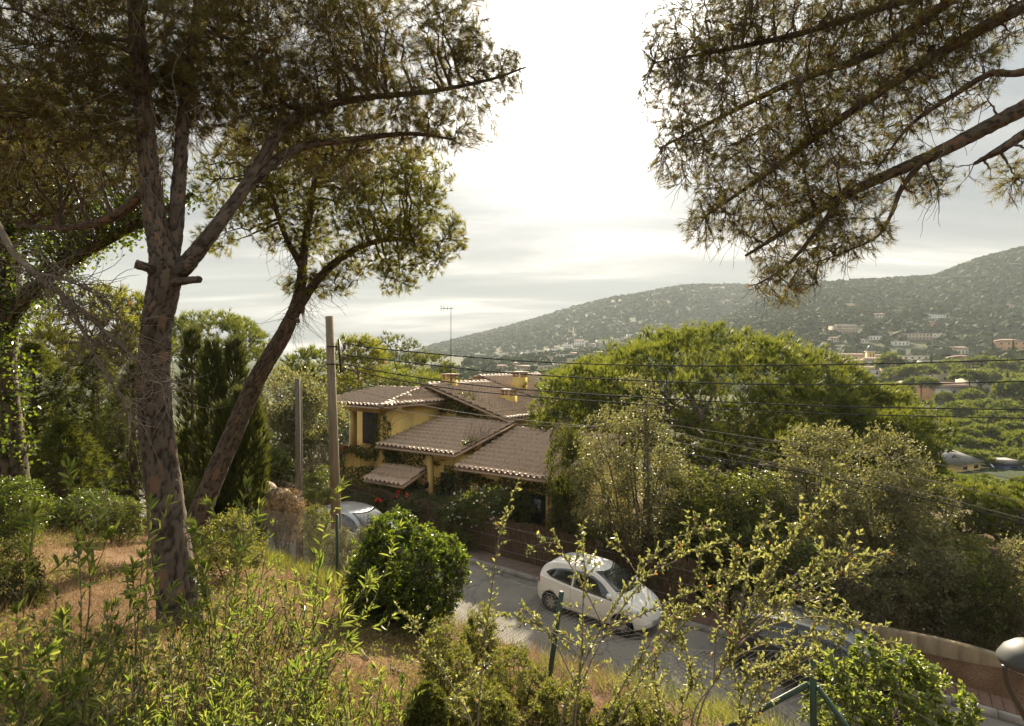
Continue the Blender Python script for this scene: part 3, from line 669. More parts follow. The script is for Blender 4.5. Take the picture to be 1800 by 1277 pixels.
    for wx, wy, wr in wheels:
        for s in (-1, 1):
            t = MB(); t.lathe([(wr*.62, -.09), (wr*.9, -.095), (wr, -.07), (wr, .07), (wr*.9, .095), (wr*.62, .09)], (wx, s*(wy-.085), wr), 28, 1)
            wh = t.build('wheel', M['tyre'], c, smooth=True)
            h = MB(); yo = s*(wy-.085+s*0); f = s
            h.lathe([(0, .075*f), (wr*.18, .085*f), (wr*.5, .07*f), (wr*.66, .082*f), (wr*.66, .03*f)], (wx, yo, wr), 28, 1); h.build('hubcap', M['hub'], wh, smooth=True)
            k = MB()
            for q in range(7):
                a = q*2*math.pi/7; r = wr*.46; k.lathe([(0, .094*f), (wr*.10, .092*f), (wr*.10, .06*f)], (wx+r*math.cos(a), yo, wr+r*math.sin(a)), 8, 1)
            kind(k.build('hub_holes', M['black_plastic'], wh), 'stuff')
            li = MB(); li.lathe([(0, -.115*f), (wr+.05, -.115*f), (wr+.052, .06*f)], (wx, s*(wy-.085), wr), 24, 1); li.build('arch_liner', M['black_plastic'], c)
    # lamps, grille, plate, handles, mirrors
    xf = L/2
    for s in (1, -1):
        x = np.linspace(xf-.62, xf-.20, 10); zl = np.interp(x, [xf-.62, xf-.2], [light_z+.10, light_z-.07]); th = np.interp(x, [xf-.62, xf-.5, xf-.3, xf-.2], [.004, .07, .12, .05])
        g = zl[:, None]+th[:, None]*np.linspace(0, 1, 5)[None]; X = np.repeat(x[:, None], 5, 1)
        y = yside(X.ravel(), g.ravel()).reshape(g.shape)+.010; patch(np.stack((X, y*s, g), -1), 'headlight', M['clear_lens'])
        x = np.linspace(-L/2+.02, -L/2+.20, 6); lo = beltz[1][1]-.10; g = np.linspace(lo-.10, lo+.09, 5)[None]+np.zeros((6, 1)); X = np.repeat(x[:, None], 5, 1)
        y = yside(X.ravel(), g.ravel()).reshape(g.shape)+.012; patch(np.stack((X, y*s, g), -1), 'tail_light', M['red_lens'])
        m = MB(); mx = wscreen[0]-.28; my = float(yside(np.array([mx]), np.array([1.0*beltz[2][1]]))[0])+.09
        m.lathe([(0, .09), (.05, .08), (.075, .03), (.07, -.05), (.03, -.07), (0, -.07)], (0, 0, 0), 12, 0)
        mo = m.build('mirror', paint, c, smooth=True); mo.location = (mx, s*my, beltz[2][1]+.05)
        d = MB(); d.tube([(wscreen[0]-1.02, 0, 0), (wscreen[0]-.85, 0, 0)], .014, 6)
        hz = beltz[2][1]-.10; do = d.build('door_handle', paint, c); do.location = (0, s*(float(yside(np.array([wscreen[0]-.95]), np.array([hz]))[0])+.018), hz)
        fg = MB(); fg.lathe([(0, .02), (.05, .015), (.055, -.05)], (0, 0, 0), 12, 0); fo = fg.build('fog_lamp', M['black_plastic'], c); fo.location = (xf-.22, s*.50, .40)
    Yg = np.linspace(-.40, .40, 11)
    def front(z, y): return xf-.02-.28*(y/.62)**2-.22*max(0, z-.42)
    gr = np.array([[(front(z, y)+.015, y*(1-.25*abs((z-.42)/.11)), z) for y in Yg] for z in np.linspace(.31, .53, 5)]); patch(gr, 'grille', M['black_plastic'])
    gr = np.array([[(front(.43, y)+.04, y, z) for y in np.linspace(-.26, .26, 5)] for z in (.385, .485)]); patch(gr, 'number_plate', M['plate'])
    em = MB(); em.lathe([(0, .022), (.055, .018), (.06, 0)], (0, 0, 0), 16, 0); eo = em.build('badge', M['black_plastic'], c); eo.location = (xf-.10, 0, .66); eo.rotation_euler = (0, R(-30), 0)
    sm = MB()
    for s in (1, -1):
        for xx in (sidewin[1][0]-.03, sidewin[1][1]-.06):
            z = np.linspace(.27, float(interp(beltz, xx))-.01, 12); x = np.full(12, xx)+(.10 if xx > 0 else -.04)*np.sin((z-.27)*2.2); sm.tube(np.stack((x, s*(yside(x, z)+.001), z), -1), .0045, 4)
        x = np.linspace(sidewin[1][0]-.03, sidewin[1][1]-.06, 10); z = np.full(10, .27); sm.tube(np.stack((x, s*(yside(x, z)+.001), z), -1), .0045, 4)
        x = np.linspace(wscreen[0]+.03, xf-.22, 14); y = np.interp(x, [x[0], x[-1]], [wid[4][1]*.86, .46]); sm.tube(np.stack((x, s*y, ztop(x, y)+.001), -1), .0045, 4)
    kind(sm.build('panel_gaps', M['black_plastic'], c), 'stuff')
    wp = MB()
    for y0 in (.28, -.25):
        p = np.array([(wscreen[0]+.02-.03*t*8*0-.0-t*.16, y0-t*.42, 0) for t in np.linspace(0, 1, 8)]); p[:, 2] = ztop(p[:, 0], p[:, 1])+.02; wp.tube(p, .008, 4)
    wp.build('wiper', M['black_plastic'], c)
    return c
KA = dict(L=3.62,
    top=[(-1.81, .58), (-1.79, .80), (-1.74, 1.02), (-1.60, 1.24), (-1.35, 1.395), (-.95, 1.475), (-.45, 1.505), (0, 1.485), (.35, 1.39), (.70, 1.205), (1.02, 1.00), (1.25, .905), (1.5, .80), (1.68, .68), (1.77, .56), (1.81, .46)],
    wid=[(-1.81, .55), (-1.74, .70), (-1.55, .79), (-1.1, .825), (0, .83), (.9, .825), (1.25, .80), (1.5, .73), (1.68, .60), (1.77, .47), (1.81, .36)],
    roofw=[(-1.81, .82), (-1.5, .72), (-1.0, .70), (.2, .71), (.7, .76), (1.05, .86), (1.4, .86), (1.81, .8)],
    beltz=[(-1.81, .52), (-1.6, .98), (-.8, .95), (.2, .88), (.95, .84), (1.3, .74), (1.81, .40)],
    wheels=[(-1.18, .80, .285), (1.12, .80, .285)],
    wscreen=(1.02, .30, .17, .62, .52), rear=(-1.745, -1.45, -.10, .56, .50),
    sidewin=[(-1.42, -.50, [(-1.42, 1.10), (-1.2, 1.02), (-.5, .955)], [(-1.42, 1.11), (-1.2, 1.24), (-.8, 1.33), (-.5, 1.365)]),
             (-.44, .80, [(-.44, .95), (.2, .91), (.8, .88)], [(-.44, 1.37), (0, 1.36), (.3, 1.28), (.6, 1.09), (.8, .89)])])
def sc(tab, fx, fz): return [(a*fx, b*fz) for a, b in tab]
def variant(d, fx, fz, fw):
    o = dict(L=d['L']*fx, top=sc(d['top'], fx, fz), wid=sc(d['wid'], fx, fw), roofw=sc(d['roofw'], fx, 1), beltz=sc(d['beltz'], fx, fz),
             wheels=[(a*fx, b*fw, .31) for a, b, r in d['wheels']], wscreen=(d['wscreen'][0]*fx, d['wscreen'][1]*fx, .17, .62*fw, .52*fw), rear=(d['rear'][0]*fx, d['rear'][1]*fx, -.1, .56*fw, .5*fw),
             sidewin=[(a*fx, b*fx, sc(l, fx, fz), sc(h, fx, fz)) for a, b, l, h in d['sidewin']])
    return o
def carpaint(name, c, metal=0, rough=.28):
    m = noisy(name, tuple(x*.93 for x in c), c, 1.2, rough, 0, metal=metal, spec=.5); m.node_tree.nodes['Principled BSDF'].inputs['Coat Weight'].default_value = .6
    m.node_tree.nodes['Principled BSDF'].inputs['Coat Roughness'].default_value = .06; return m
def on_road(v, u): p = W(v, u, roadz(v)+.025*(1-((u-13.55)/2.5)**2)+.003); return p
make_car('white three-door hatchback parked by the reed fence with its nose downhill', carpaint('white_paint', (.74, .72, .67)), on_road(-7.45, 15.2), ROADROT+R(-3), R(1.72), **KA)
make_car('dark grey car parked by the garden wall under the arching shrub', carpaint('dark_paint', (.022, .024, .027), .1), on_road(-1.6, 15.25), ROADROT, R(1.72), **variant(KA, 1.18, 1.0, 1.05))
make_car('silver car half hidden beside the tall wooden pole', carpaint('silver_paint', (.52, .54, .54), .55), on_road(-17.3, 14.6), ROADROT, R(1.72), **variant(KA, 1.16, 1.02, 1.05))
# ---------------------------------------------------------------- houses in the valley and the town on the far slope
WALLC = {'white': plain('white_wall', (.66, .63, .57), .9), 'cream': plain('cream_wall', (.58, .50, .37), .9), 'orange': plain('orange_wall', (.55, .29, .13), .9),
         'yellow': plain('yellow_wall', (.60, .42, .16), .9), 'tan': plain('tan_wall', (.42, .33, .24), .9)}
ROOFC = {'terra': noisy('far_terracotta', (.24, .15, .11), (.34, .23, .17), .6, .9, 0), 'grey': noisy('far_slate', (.17, .16, .15), (.27, .26, .24), .6, .9, 0), 'flat': plain('flat_roof', (.5, .47, .42), .9)}
HOUSES = []
def ray_ground(px, py):
    D = np.linspace(50, 1500, 1200); q = np.stack([P(px, py, d) for d in D]); b = q[:, 2] <= hgt(q[:, 0], q[:, 1])
    return float(D[np.argmax(b)]) if b.any() else None
def far_house(label, px, py, D, w, dp, h, rot=0, wall='white', roof='terra', kindr='gable', rows=2, cols=3, pitch=.32, cat='house', group=None, sink=True):
    """px, py: where the front base stands as seen from the garden, at distance D"""
    Dr = ray_ground(px, py)
    if Dr and .45 < Dr/D < 2.2: w, dp, h, D = w*Dr/D, dp*Dr/D, h*Dr/D, Dr   # stand it where the slope really is
    p = P(px, py, D); g = float(hgt(p[0], p[1])); HOUSES.append((p[0], p[1], w))
    t = thing('building' if cat != 'house' else 'house', label, cat, p, R(rot), group)
    base = min(0, g-p[2])-3.0                                       # walls reach down into the slope
    MB().box(-w/2, w/2, 0, dp, base, h).build('wall', WALLC[wall], t)
    e = .06*w if w < 12 else .5; mb = MB(); rh = pitch*dp/2
    if kindr == 'gable':
        mb.prism([(-e, h-.1), (dp/2, h+rh), (dp+e, h-.1), (dp+e, h+.15), (dp/2, h+rh+.28), (-e, h+.15)], 0, -w/2-e, w/2+e)
        g2 = MB().prism([(0, h-.05), (dp, h-.05), (dp/2, h+rh-.02)], 0, -w/2+.01, w/2-.01); g2.build('gable_wall', WALLC[wall], t)
    elif kindr == 'side':
        rh = pitch*w/2
        mb.prism([(-w/2-e, h-.1), (0, h+rh), (w/2+e, h-.1), (w/2+e, h+.15), (0, h+rh+.28), (-w/2-e, h+.15)], 1, -e, dp+e)
        MB().prism([(-w/2, h-.05), (w/2, h-.05), (0, h+rh-.02)], 1, .01, dp-.01).build('gable_wall', WALLC[wall], t)
    elif kindr == 'hip':
        k = min(w, dp)/2; V = [(-w/2-e, -e, h), (w/2+e, -e, h), (w/2+e, dp+e, h), (-w/2-e, dp+e, h)]
        a = (-w/2+k, dp/2, h+pitch*k) if w >= dp else (0, k, h+pitch*k); b = (w/2-k, dp/2, h+pitch*k) if w >= dp else (0, dp-k, h+pitch*k)
        mb.add(V+[a, b], [np.array([(0, 1, 5, 4), (2, 3, 4, 5)] if w >= dp else [(1, 2, 5, 4), (3, 0, 4, 5)]), np.array([(1, 2, 5), (3, 0, 4)] if w >= dp else [(0, 1, 4), (2, 3, 5)])]); mb.F[4].append(np.array([(3, 2, 1, 0)]))
    else:
        mb.box(-w/2-.2, w/2+.2, -.2, dp+.2, h+.002, h+.45)
    mb.build('roof', ROOFC[roof], t)
    fh = h/rows
    for r in range(rows):
        for q in range(cols):
            x = -w/2+w*(q+.5)/cols; ww = min(1.3, w/cols*.36); z0 = fh*r+fh*.30
            MB().box(x-ww/2, x+ww/2, -.035, .02, z0, z0+fh*.42).build('window', M['glass'], t)
    return t
far_house('orange house with terracotta gable and one dark window among umbrella pines', 1607, 704, 185, 12, 9, 4.0, -12, 'orange', 'terra', 'side', 1, 1)
far_house('white cottage with long terracotta roof beside the orange house', 1667, 700, 188, 17, 8, 3.6, 6, 'white', 'terra', 'gable', 1, 4)
far_house('tall pale house with two dark windows under a small gable', 1748, 695, 180, 9.5, 9, 6.6, 8, 'cream', 'grey', 'side', 2, 2)
far_house('cream villa with stepped terracotta roof above the white cottage', 1675, 671, 225, 10, 9, 5.2, 5, 'cream', 'terra', 'hip', 2, 3)
far_house('low cream building with flat roof left of the villa', 1635, 668, 235, 11, 8, 4, 0, 'tan', 'flat', 'flat', 1, 3)
far_house('orange villa on the rise at the right edge', 1780, 616, 262, 12, 8, 4.2, -10, 'orange', 'terra', 'hip', 2, 4)
far_house('ochre house with grey hipped roof below the right pines', 1706, 829, 66, 5.0, 4.4, 1.0, 28, 'yellow', 'grey', 'hip', 1, 2, .62)
far_house('flat white annexe beside the grey hipped roof', 1672, 817, 74, 3, 3, .7, 10, 'tan', 'grey', 'flat', 1, 2)
far_house('blue-roofed shed beyond the grey hipped roof', 1783, 826, 78, 2.4, 3, .7, 0, 'tan', 'grey', 'flat', 1, 1).children[1].data.materials[0] = plain('blue_sheet', (.10, .15, .27), .9)
far_house('broad terraced apartment block on the wooded slope', 1490, 586, 610, 24, 14, 8, 8, 'tan', 'flat', 'flat', 3, 9, cat='building')
far_house('upper apartment terrace behind the broad block', 1491, 577, 618, 20, 10, 4, 8, 'cream', 'flat', 'flat', 1, 8, cat='building')
far_house('stepped pink apartment block right of the wooded slope', 1615, 597, 600, 28, 12, 6.5, -6, 'tan', 'terra', 'flat', 2, 8, cat='building')
far_house('white apartment terrace under the stepped pink block', 1632, 594, 585, 22, 10, 4.5, -6, 'white', 'flat', 'flat', 1, 7, cat='building')
far_house('orange-topped house above the stepped pink block', 1638, 574, 640, 11, 10, 5, 0, 'orange', 'terra', 'hip', 2, 4)
far_house('long white house high on the slope', 1650, 561, 680, 24, 10, 5, 4, 'white', 'flat', 'flat', 2, 7)
far_house('pale house high on the slope by the woods', 1548, 560, 700, 12, 9, 5, 0, 'cream', 'terra', 'gable', 2, 3)
far_house('red-roofed house highest among the trees', 1494, 541, 740, 14, 9, 4, 6, 'cream', 'terra', 'gable', 1, 4)
far_house('lone pale villa high at the right edge', 1778, 544, 720, 13, 10, 6, 0, 'tan', 'terra', 'hip', 2, 3)
far_house('small white house beside the bend of the hill road', 1719, 576, 600, 7, 7, 3.5, 20, 'white', 'flat', 'flat', 1, 2)
tw = thing('church_tower', 'slim yellow church tower with dark dome in the town', 'tower', P(1533, 640, 400))
MB().box(-2.2, 2.2, 0, 4.4, -8, 8.5).build('shaft', WALLC['yellow'], tw); MB().box(-2.6, 2.6, -.4, 4.8, 8.5, 9.2).build('cornice', WALLC['cream'], tw)
MB().lathe([(2.0, 9.2), (2.1, 10.4), (1.7, 11.8), (.9, 12.8), (.25, 13.2), (.2, 14), (0, 14.4)], (0, 2.2, 0), 14).build('dome', plain('dark_dome', (.05, .075, .065), .5), tw, smooth=True)
for x in (-.9, .9): MB().box(x-.35, x+.35, -.05, .05, 4.6, 7.2).build('window', M['dark_open'], tw)
TOWN = [  # px, py, D, w, dp, h, rot, wall, roof, kind
 (1470, 648, 400, 26, 14, 5, 6, 'cream', 'terra', 'gable'), (1512, 646, 405, 18, 10, 4, 0, 'tan', 'terra', 'gable'), (1560, 646, 395, 26, 12, 5, -4, 'cream', 'terra', 'gable'),
 (1548, 662, 350, 20, 10, 4.5, 4, 'white', 'terra', 'gable'), (1492, 660, 360, 16, 10, 5, -8, 'white', 'flat', 'flat'), (1520, 668, 330, 13, 9, 4, 0, 'cream', 'flat', 'flat'),
 (1585, 660, 355, 18, 10, 5, 8, 'tan', 'terra', 'gable'), (1478, 672, 320, 12, 8, 4, 0, 'cream', 'terra', 'hip'), (1610, 640, 420, 18, 12, 6, -10, 'cream', 'flat', 'flat'),
 (1645, 645, 380, 14, 9, 4, 0, 'white', 'flat', 'flat'), (1555, 636, 440, 20, 10, 4, 5, 'tan', 'terra', 'gable'), (1500, 634, 450, 18, 10, 4, -5, 'tan', 'terra', 'gable'),
 (1450, 640, 440, 16, 10, 5, 0, 'white', 'terra', 'gable'), (1430, 636, 470, 14, 10, 4, 8, 'tan', 'terra', 'gable'), (1420, 626, 500, 18, 10, 4, 0, 'cream', 'terra', 'hip'),
 (1390, 622, 520, 16, 10, 4, 0, 'tan', 'terra', 'gable'), (1370, 616, 540, 18, 10, 5, 6, 'cream', 'terra', 'gable'), (1540, 598, 560, 12, 8, 4, 0, 'white', 'flat', 'flat'),
 (1565, 590, 580, 10, 8, 4, 0, 'cream', 'terra', 'hip'), (1470, 602, 560, 10, 8, 4, 0, 'cream', 'terra', 'gable'), (1520, 604, 540, 12, 8, 3.5, 6, 'white', 'terra', 'hip'),
 (1585, 608, 520, 14, 9, 4, 0, 'white', 'flat', 'flat'), (1700, 640, 330, 12, 8, 4, 10, 'tan', 'terra', 'hip'), (1690, 624, 360, 9, 8, 4, 0, 'cream', 'terra', 'gable')]
for k, (px, dy) in enumerate(((872, 640), (905, 634), (928, 628), (950, 622), (975, 618), (998, 612), (1018, 608), (1040, 612), (905, 646), (940, 642), (965, 636), (990, 632), (960, 652), (920, 656), (1010, 628), (1030, 622),
          (885, 628), (1060, 606), (1085, 600), (1110, 594), (1130, 591), (1150, 588), (1172, 585), (1190, 584), (935, 668), (900, 664), (880, 655), (985, 646), (1005, 640), (950, 676))):
    TOWN.append((px, dy, 640-(dy-600)*3.2+random.uniform(-20, 20), random.uniform(6, 12), 8, random.uniform(3, 5.5), random.uniform(-15, 15), random.choice(('white', 'cream', 'white', 'tan', 'white', 'cream')), random.choice(('terra', 'flat', 'flat')), random.choice(('gable', 'hip', 'gable'))))
ORD = ['first', 'second', 'third', 'fourth', 'fifth', 'sixth', 'seventh', 'eighth', 'ninth', 'tenth', 'eleventh', 'twelfth', 'thirteenth', 'fourteenth', 'fifteenth', 'sixteenth', 'seventeenth', 'eighteenth', 'nineteenth', 'twentieth',
       'twenty-first', 'twenty-second', 'twenty-third', 'twenty-fourth', 'twenty-fifth', 'twenty-sixth', 'twenty-seventh', 'twenty-eighth', 'twenty-ninth', 'thirtieth']
CW = {'white': 'white', 'cream': 'cream', 'orange': 'orange', 'yellow': 'yellow', 'tan': 'tan'}
RW = {'terra': 'terracotta', 'grey': 'grey', 'flat': 'pale'}
rank = {}
for side in (0, 1):
    idx = sorted([i for i in range(len(TOWN)) if (TOWN[i][0] > 1300) == bool(side)], key=lambda i: TOWN[i][0])
    for r_, i in enumerate(idx): rank[i] = ORD[r_]
for k, (px, py, D, w, dp, h, rot, wl, rf_, kd) in enumerate(TOWN):
    p = P(px, py, D); g = float(hgt(p[0], p[1]))
    far_house(f'small {CW[wl]} town house with {RW[rf_]} roof, {rank[k]} from the left {"round the church tower" if px > 1300 else "beyond the tiled chimneys"}', px, py, D, w, dp, h, rot, wl, rf_, kd if rf_ != 'flat' else 'flat', 2 if h > 4.5 else 1, 4, group='houses of the town on the far slope')
# ---------------------------------------------------------------- vegetation helpers
def unit(a): return a/np.maximum(np.linalg.norm(a, axis=-1, keepdims=True), 1e-9)
def rdir(n): return unit(rng.normal(size=(n, 3)))
def needles(C, Dr, m, L, w, spread=.8, lift=0.):
    """m thin needles round each tuft centre C (n,3), leaning along Dr"""
    n = len(C); c = np.repeat(C, m, 0); d = unit(np.repeat(Dr, m, 0)+rdir(n*m)*spread+np.array((0, 0, lift)))
    l = (L*rng.uniform(.7, 1.15, n*m))[:, None]; s = unit(np.cross(d, rdir(n*m)))*w/2
    V = np.stack((c-s, c+s, c+d*l), 1).reshape(-1, 3)
    return V, np.arange(len(V)).reshape(-1, 3), np.repeat(rng.uniform(0, 1, n), m*3)
def leaves(C, Dr, L, Wd, six=False, fold=.22, curl=.18, up=.9):
    n = len(C); d = unit(Dr); l = (L*rng.uniform(.65, 1.15, n))[:, None]; w = (Wd*rng.uniform(.75, 1.15, n))[:, None]
    A = unit(np.cross(d, np.array((0, 0, up))+rng.normal(size=(n, 3))*.75)); B = np.cross(A, d)
    if six:
        V = np.stack((C, C+d*l*.3+A*w*.46+B*w*fold, C+d*l*.68+A*w*.42+B*(w*fold-l*curl*.4), C+d*l-B*l*curl, C+d*l*.68-A*w*.42+B*(w*fold-l*curl*.4), C+d*l*.3-A*w*.46+B*w*fold), 1)
        b = np.arange(n)[:, None]*6; F = np.concatenate((b+np.array((0, 1, 2, 3)), b+np.array((0, 3, 4, 5))))
        k = 6
    else:
        V = np.stack((C, C+d*l*.5+A*w*.5+B*w*fold, C+d*l-B*l*curl, C+d*l*.5-A*w*.5+B*w*fold), 1)
        b = np.arange(n)[:, None]*4; F = np.concatenate((b+np.array((0, 1, 2)), b+np.array((0, 2, 3)))); k = 4
    return V.reshape(-1, 3), F, np.repeat(rng.uniform(0, 1, n), k)
def near(nodes_, T):
    out = np.empty(len(T), int)
    for s in range(0, len(T), 400):
        d = ((T[s:s+400, None]-nodes_[None])**2).sum(-1); out[s:s+400] = d.argmin(1)
    return out
def grow(nodes_, T, n=6, bow=.0, wig=.06, side=.12):
    """a curved twig from the nearest existing node to each target"""
    S = nodes_[near(nodes_, T)]; d = T-S; L = np.linalg.norm(d, axis=1)[:, None, None]; t = np.linspace(0, 1, n)[None, :, None]
    off = np.array((0, 0, 1.))*bow+rng.normal(size=(len(T), 3))*side
    Pt = S[:, None]+d[:, None]*t+L*off[:, None]*t*(1-t)
    return Pt+rng.normal(size=Pt.shape)*wig*L*t*(1-t)
def blob_pts(blobs, n, shell=.0, flat=1.):
    """points inside a list of ellipsoids (centre, radii); blobs share the points by volume"""
    w = np.array([np.prod(b[1])**.8*(.3 if b[0][2] > EYE+.69*b[0][1] else 1) for b in blobs]); k = rng.choice(len(blobs), n, p=w/w.sum())
    c = np.array([b[0] for b in blobs])[k]; r = np.array([b[1] for b in blobs])[k]
    rad = (shell+(1-shell)*rng.uniform(0, 1, n))**(1/3)
    return c+rdir(n)*rad[:, None]*r
def pb(px, py, D, rx, ry, rd): return (P(px, py, D), (rx/1000*D, rd, ry/1000*D))     # a foliage mass given by where it is seen and how far off
def bark_mesh(path, rad, name, parent, mat=None, around=54, seg=.026, plate=.017, cw=.050, ch=.17, taper_flare=0):
    L = np.linalg.norm(np.diff(path, axis=0), axis=1).sum(); n = max(8, int(L/seg)); p = spline(path, n)
    r = np.interp(np.linspace(0, 1, n), np.linspace(0, 1, len(rad)), rad)
    T = np.gradient(p, axis=0); T = unit(T); ref = np.array((1., 0, 0)); A = unit(ref-T*(T@ref)[:, None]); B = np.cross(T, A)
    th = np.arange(around)*2*np.pi/around; s = np.concatenate(([0], np.cumsum(np.linalg.norm(np.diff(p, axis=0), axis=1))))
    nc = max(6, int(2*np.pi*np.mean(r)/cw)); U = (th/(2*np.pi)*nc)[None]+.35*np.sin(s*3.1)[:, None]; Vv = (s/ch)[:, None]+np.zeros((1, around))
    U = U+.55*(vnoise(U*1.1, Vv*1.3, 5)-.5)*2+.25*(vnoise(U*3, Vv*4, 6)-.5); Vv = Vv+1.1*(vnoise(U*.9, Vv*.8, 8)-.5)+.5*(vnoise(U*2.6, Vv*2.3, 9)-.5)
    f1 = np.full(U.shape, 9.); f2 = f1.copy(); cid = np.zeros(U.shape)
    iu, iv = np.floor(U).astype(int), np.floor(Vv).astype(int)
    for du in (-1, 0, 1):
        for dv in (-1, 0, 1):
            a, b = iu+du, iv+dv; am = a % nc
            h1 = ((am*7349+b*9151) % 997)/997.; h2 = ((am*3571+b*6991+13) % 991)/991.; h3 = ((am*1237+b*4519+7) % 983)/983.
            d = np.hypot(U-(a+.15+.7*h1), (Vv-(b+.15+.7*h2))*1.0)
            upd = d < f1; f2 = np.where(upd, f1, np.minimum(f2, d)); cid = np.where(upd, h3, cid); f1 = np.where(upd, d, f1)
    e = np.clip((f2-f1)/(.16+.22*vnoise(U*.8, Vv*.7, 12)), 0, 1); e = e*e*(3-2*e)
    fine = fbm(U*5, Vv*9, 3, 2)
    rr = r[:, None]*(1+.05*fbm(np.cos(th)[None]*1.5+s[:, None]*.8, np.sin(th)[None]*1.5+s[:, None]*.5, 2, 4))+(e-.6)*plate*np.minimum(1, r[:, None]/.12)+fine*.016
    rr = rr*(1+taper_flare*np.exp(-s/.28)[:, None]*(1+.45*np.sin(th*5+1)[None]))
    X = p[:, None]+rr[..., None]*(np.cos(th)[None, :, None]*A[:, None]+np.sin(th)[None, :, None]*B[:, None])
    i = np.arange(n-1)[:, None]*around+np.arange(around); j = np.arange(n-1)[:, None]*around+(np.arange(around)+1) % around
    F = [np.stack((i, j, j+around, i+around), -1).reshape(-1, 4), np.array([list(range((n-1)*around, n*around))])]
    var = np.clip(.05+e*(.35+.65*cid), 0, 1)
    return mesh_np(name, X.reshape(-1, 3), F, mat or M['pine_bark'], parent, var.ravel(), smooth=True), p
def near_pine(root, nodes0, blobs, nlimb, ntwig, nfine, tufts, m, nl, nw, mat, droop=0., bow=.1, seedr=(.022, .007, .0028), shell=.1, spread=.75, lift=0., nf=2):
    """limbs, twigs and needle tufts filling the given masses, each grown from what stands already"""
    nodes_ = np.asarray(nodes0)
    T1 = blob_pts(blobs, nlimb, 0); p1 = grow(nodes_, T1, 9, bow, .10, .14); v1, f1 = tubes(p1, np.linspace(seedr[0], seedr[0]*.3, 9)[None], 6)
    nodes_ = np.concatenate((nodes_, p1[:, 3:].reshape(-1, 3)))
    T2 = blob_pts(blobs, ntwig, shell); p2 = grow(nodes_, T2, 6, bow, .12, .16); v2, f2 = tubes(p2, np.linspace(seedr[1], seedr[1]*.4, 6)[None], 3)
    nodes_ = np.concatenate((nodes_, p2[:, 2:].reshape(-1, 3)))
    T3 = blob_pts(blobs, nfine, shell); p3 = grow(nodes_, T3, nf, -droop, .14, .2)
    tip = p3[:, -1]-p3[:, 0]; L3 = np.linalg.norm(tip, axis=1)[:, None, None]; t6 = np.linspace(0, 1, nf)[None, :, None]
    p3 = p3-np.array((0, 0, 1.))*droop*L3*.5*t6**2
    v3, f3 = tubes(p3, np.linspace(seedr[2], seedr[2]*.5, nf)[None], 3)
    mb = MB(); mb.add(v1, f1); mb.add(v2, f2); mb.add(v3, f3); mb.build('branches', M['twig'], root, local=False)
    C, Dv = [], []
    for k in range(tufts):
        f = 1-.55*k/max(1, tufts-1)*rng.uniform(.6, 1, nfine) if tufts > 1 else np.ones(nfine)
        q = f*(nf-1); i0 = np.minimum(q.astype(int), nf-2); fr = (q-i0)[:, None]; a = np.arange(nfine)
        C.append(p3[a, i0]*(1-fr)+p3[a, i0+1]*fr); Dv.append(unit(p3[a, i0+1]-p3[a, i0]))
    C = np.concatenate(C); Dv = np.concatenate(Dv)
    v, f, va = needles(C, Dv, m, nl, nw, spread, lift)
    kind(mesh_np('crown', v, f, mat, root, va), 'thing'); return p2
def curly(S, Dr, L, n=9, curl=.5, grav=.3):
    m = len(S); Pt = np.empty((m, n, 3)); Pt[:, 0] = S; d = unit(Dr); ax = rdir(m); st = (np.asarray(L)/(n-1))[:, None]*np.ones((m, 1))
    for k in range(1, n):
        d = unit(d+np.cross(ax, d)*curl*.5+rng.normal(size=(m, 3))*.16+np.array((0, 0, -grav*.15))); Pt[:, k] = Pt[:, k-1]+d*st
    return Pt
def gz(x, y): return float(hgt(x, y))

# ---------------------------------------------------------------- the big pine at the left
b = P(312, 1105, 5.3); b[2] = gz(b[0], b[1])
pine = thing('pine_tree', 'big pine with plated bark trunk and forked limbs at the left', 'pine tree', b)
tr = [b+(0, 0, -.25), P(318, 1100, 5.3), P(293, 900, 5.3), P(272, 720, 5.3), P(274, 590, 5.32), P(291, 470, 5.35), P(272, 380, 5.4), P(258, 250, 5.45), P(246, 120, 5.5), P(235, -40, 5.6), P(225, -220, 5.8)]
_, tp = bark_mesh(tr, [.205, .172, .148, .135, .122, .135, .092, .08, .072, .06, .04], 'trunk', pine, taper_flare=.28)
_, l1 = bark_mesh([P(290, 480, 5.38), P(306, 420, 5.45), P(316, 300, 5.6), P(325, 180, 5.8), P(345, 40, 6), P(360, -120, 6.2)], [.085, .068, .062, .055, .047, .03], 'limb', pine, around=26, plate=.014, seg=.035)
_, l2 = bark_mesh([P(300, 490, 5.35), P(330, 462, 5.38), P(375, 405, 5.5), P(430, 330, 5.8), P(500, 222, 6.2), P(560, 190, 6.5), P(640, 172, 6.8), P(760, 160, 7.1), P(860, 140, 7.3), P(925, 118, 7.4)], [.085, .075, .064, .058, .053, .045, .036, .027, .018, .008], 'limb', pine, around=26, plate=.014, seg=.035)
_, l3 = bark_mesh([P(440, 320, 5.85), P(520, 262, 6.3), P(620, 245, 6.7), P(720, 235, 7.0), P(800, 245, 7.2)], [.05, .045, .035, .025, .01], 'limb', pine, around=28, plate=.008)
_, l4 = bark_mesh([P(262, 330, 5.42), P(200, 380, 5.7), P(120, 400, 6.2), P(30, 395, 6.8)], [.05, .045, .035, .02], 'limb', pine, around=28, plate=.008)
for pts, r in (([P(290, 478, 5.3), P(262, 471, 5.2), P(238, 464, 5.15)], [.05, .042, .04]), ([P(305, 497, 5.3), P(330, 493, 5.2), P(351, 491, 5.15)], [.038, .032, .03])):
    bark_mesh(pts, r, 'cut_stub', pine, around=24, plate=.006, seg=.012)
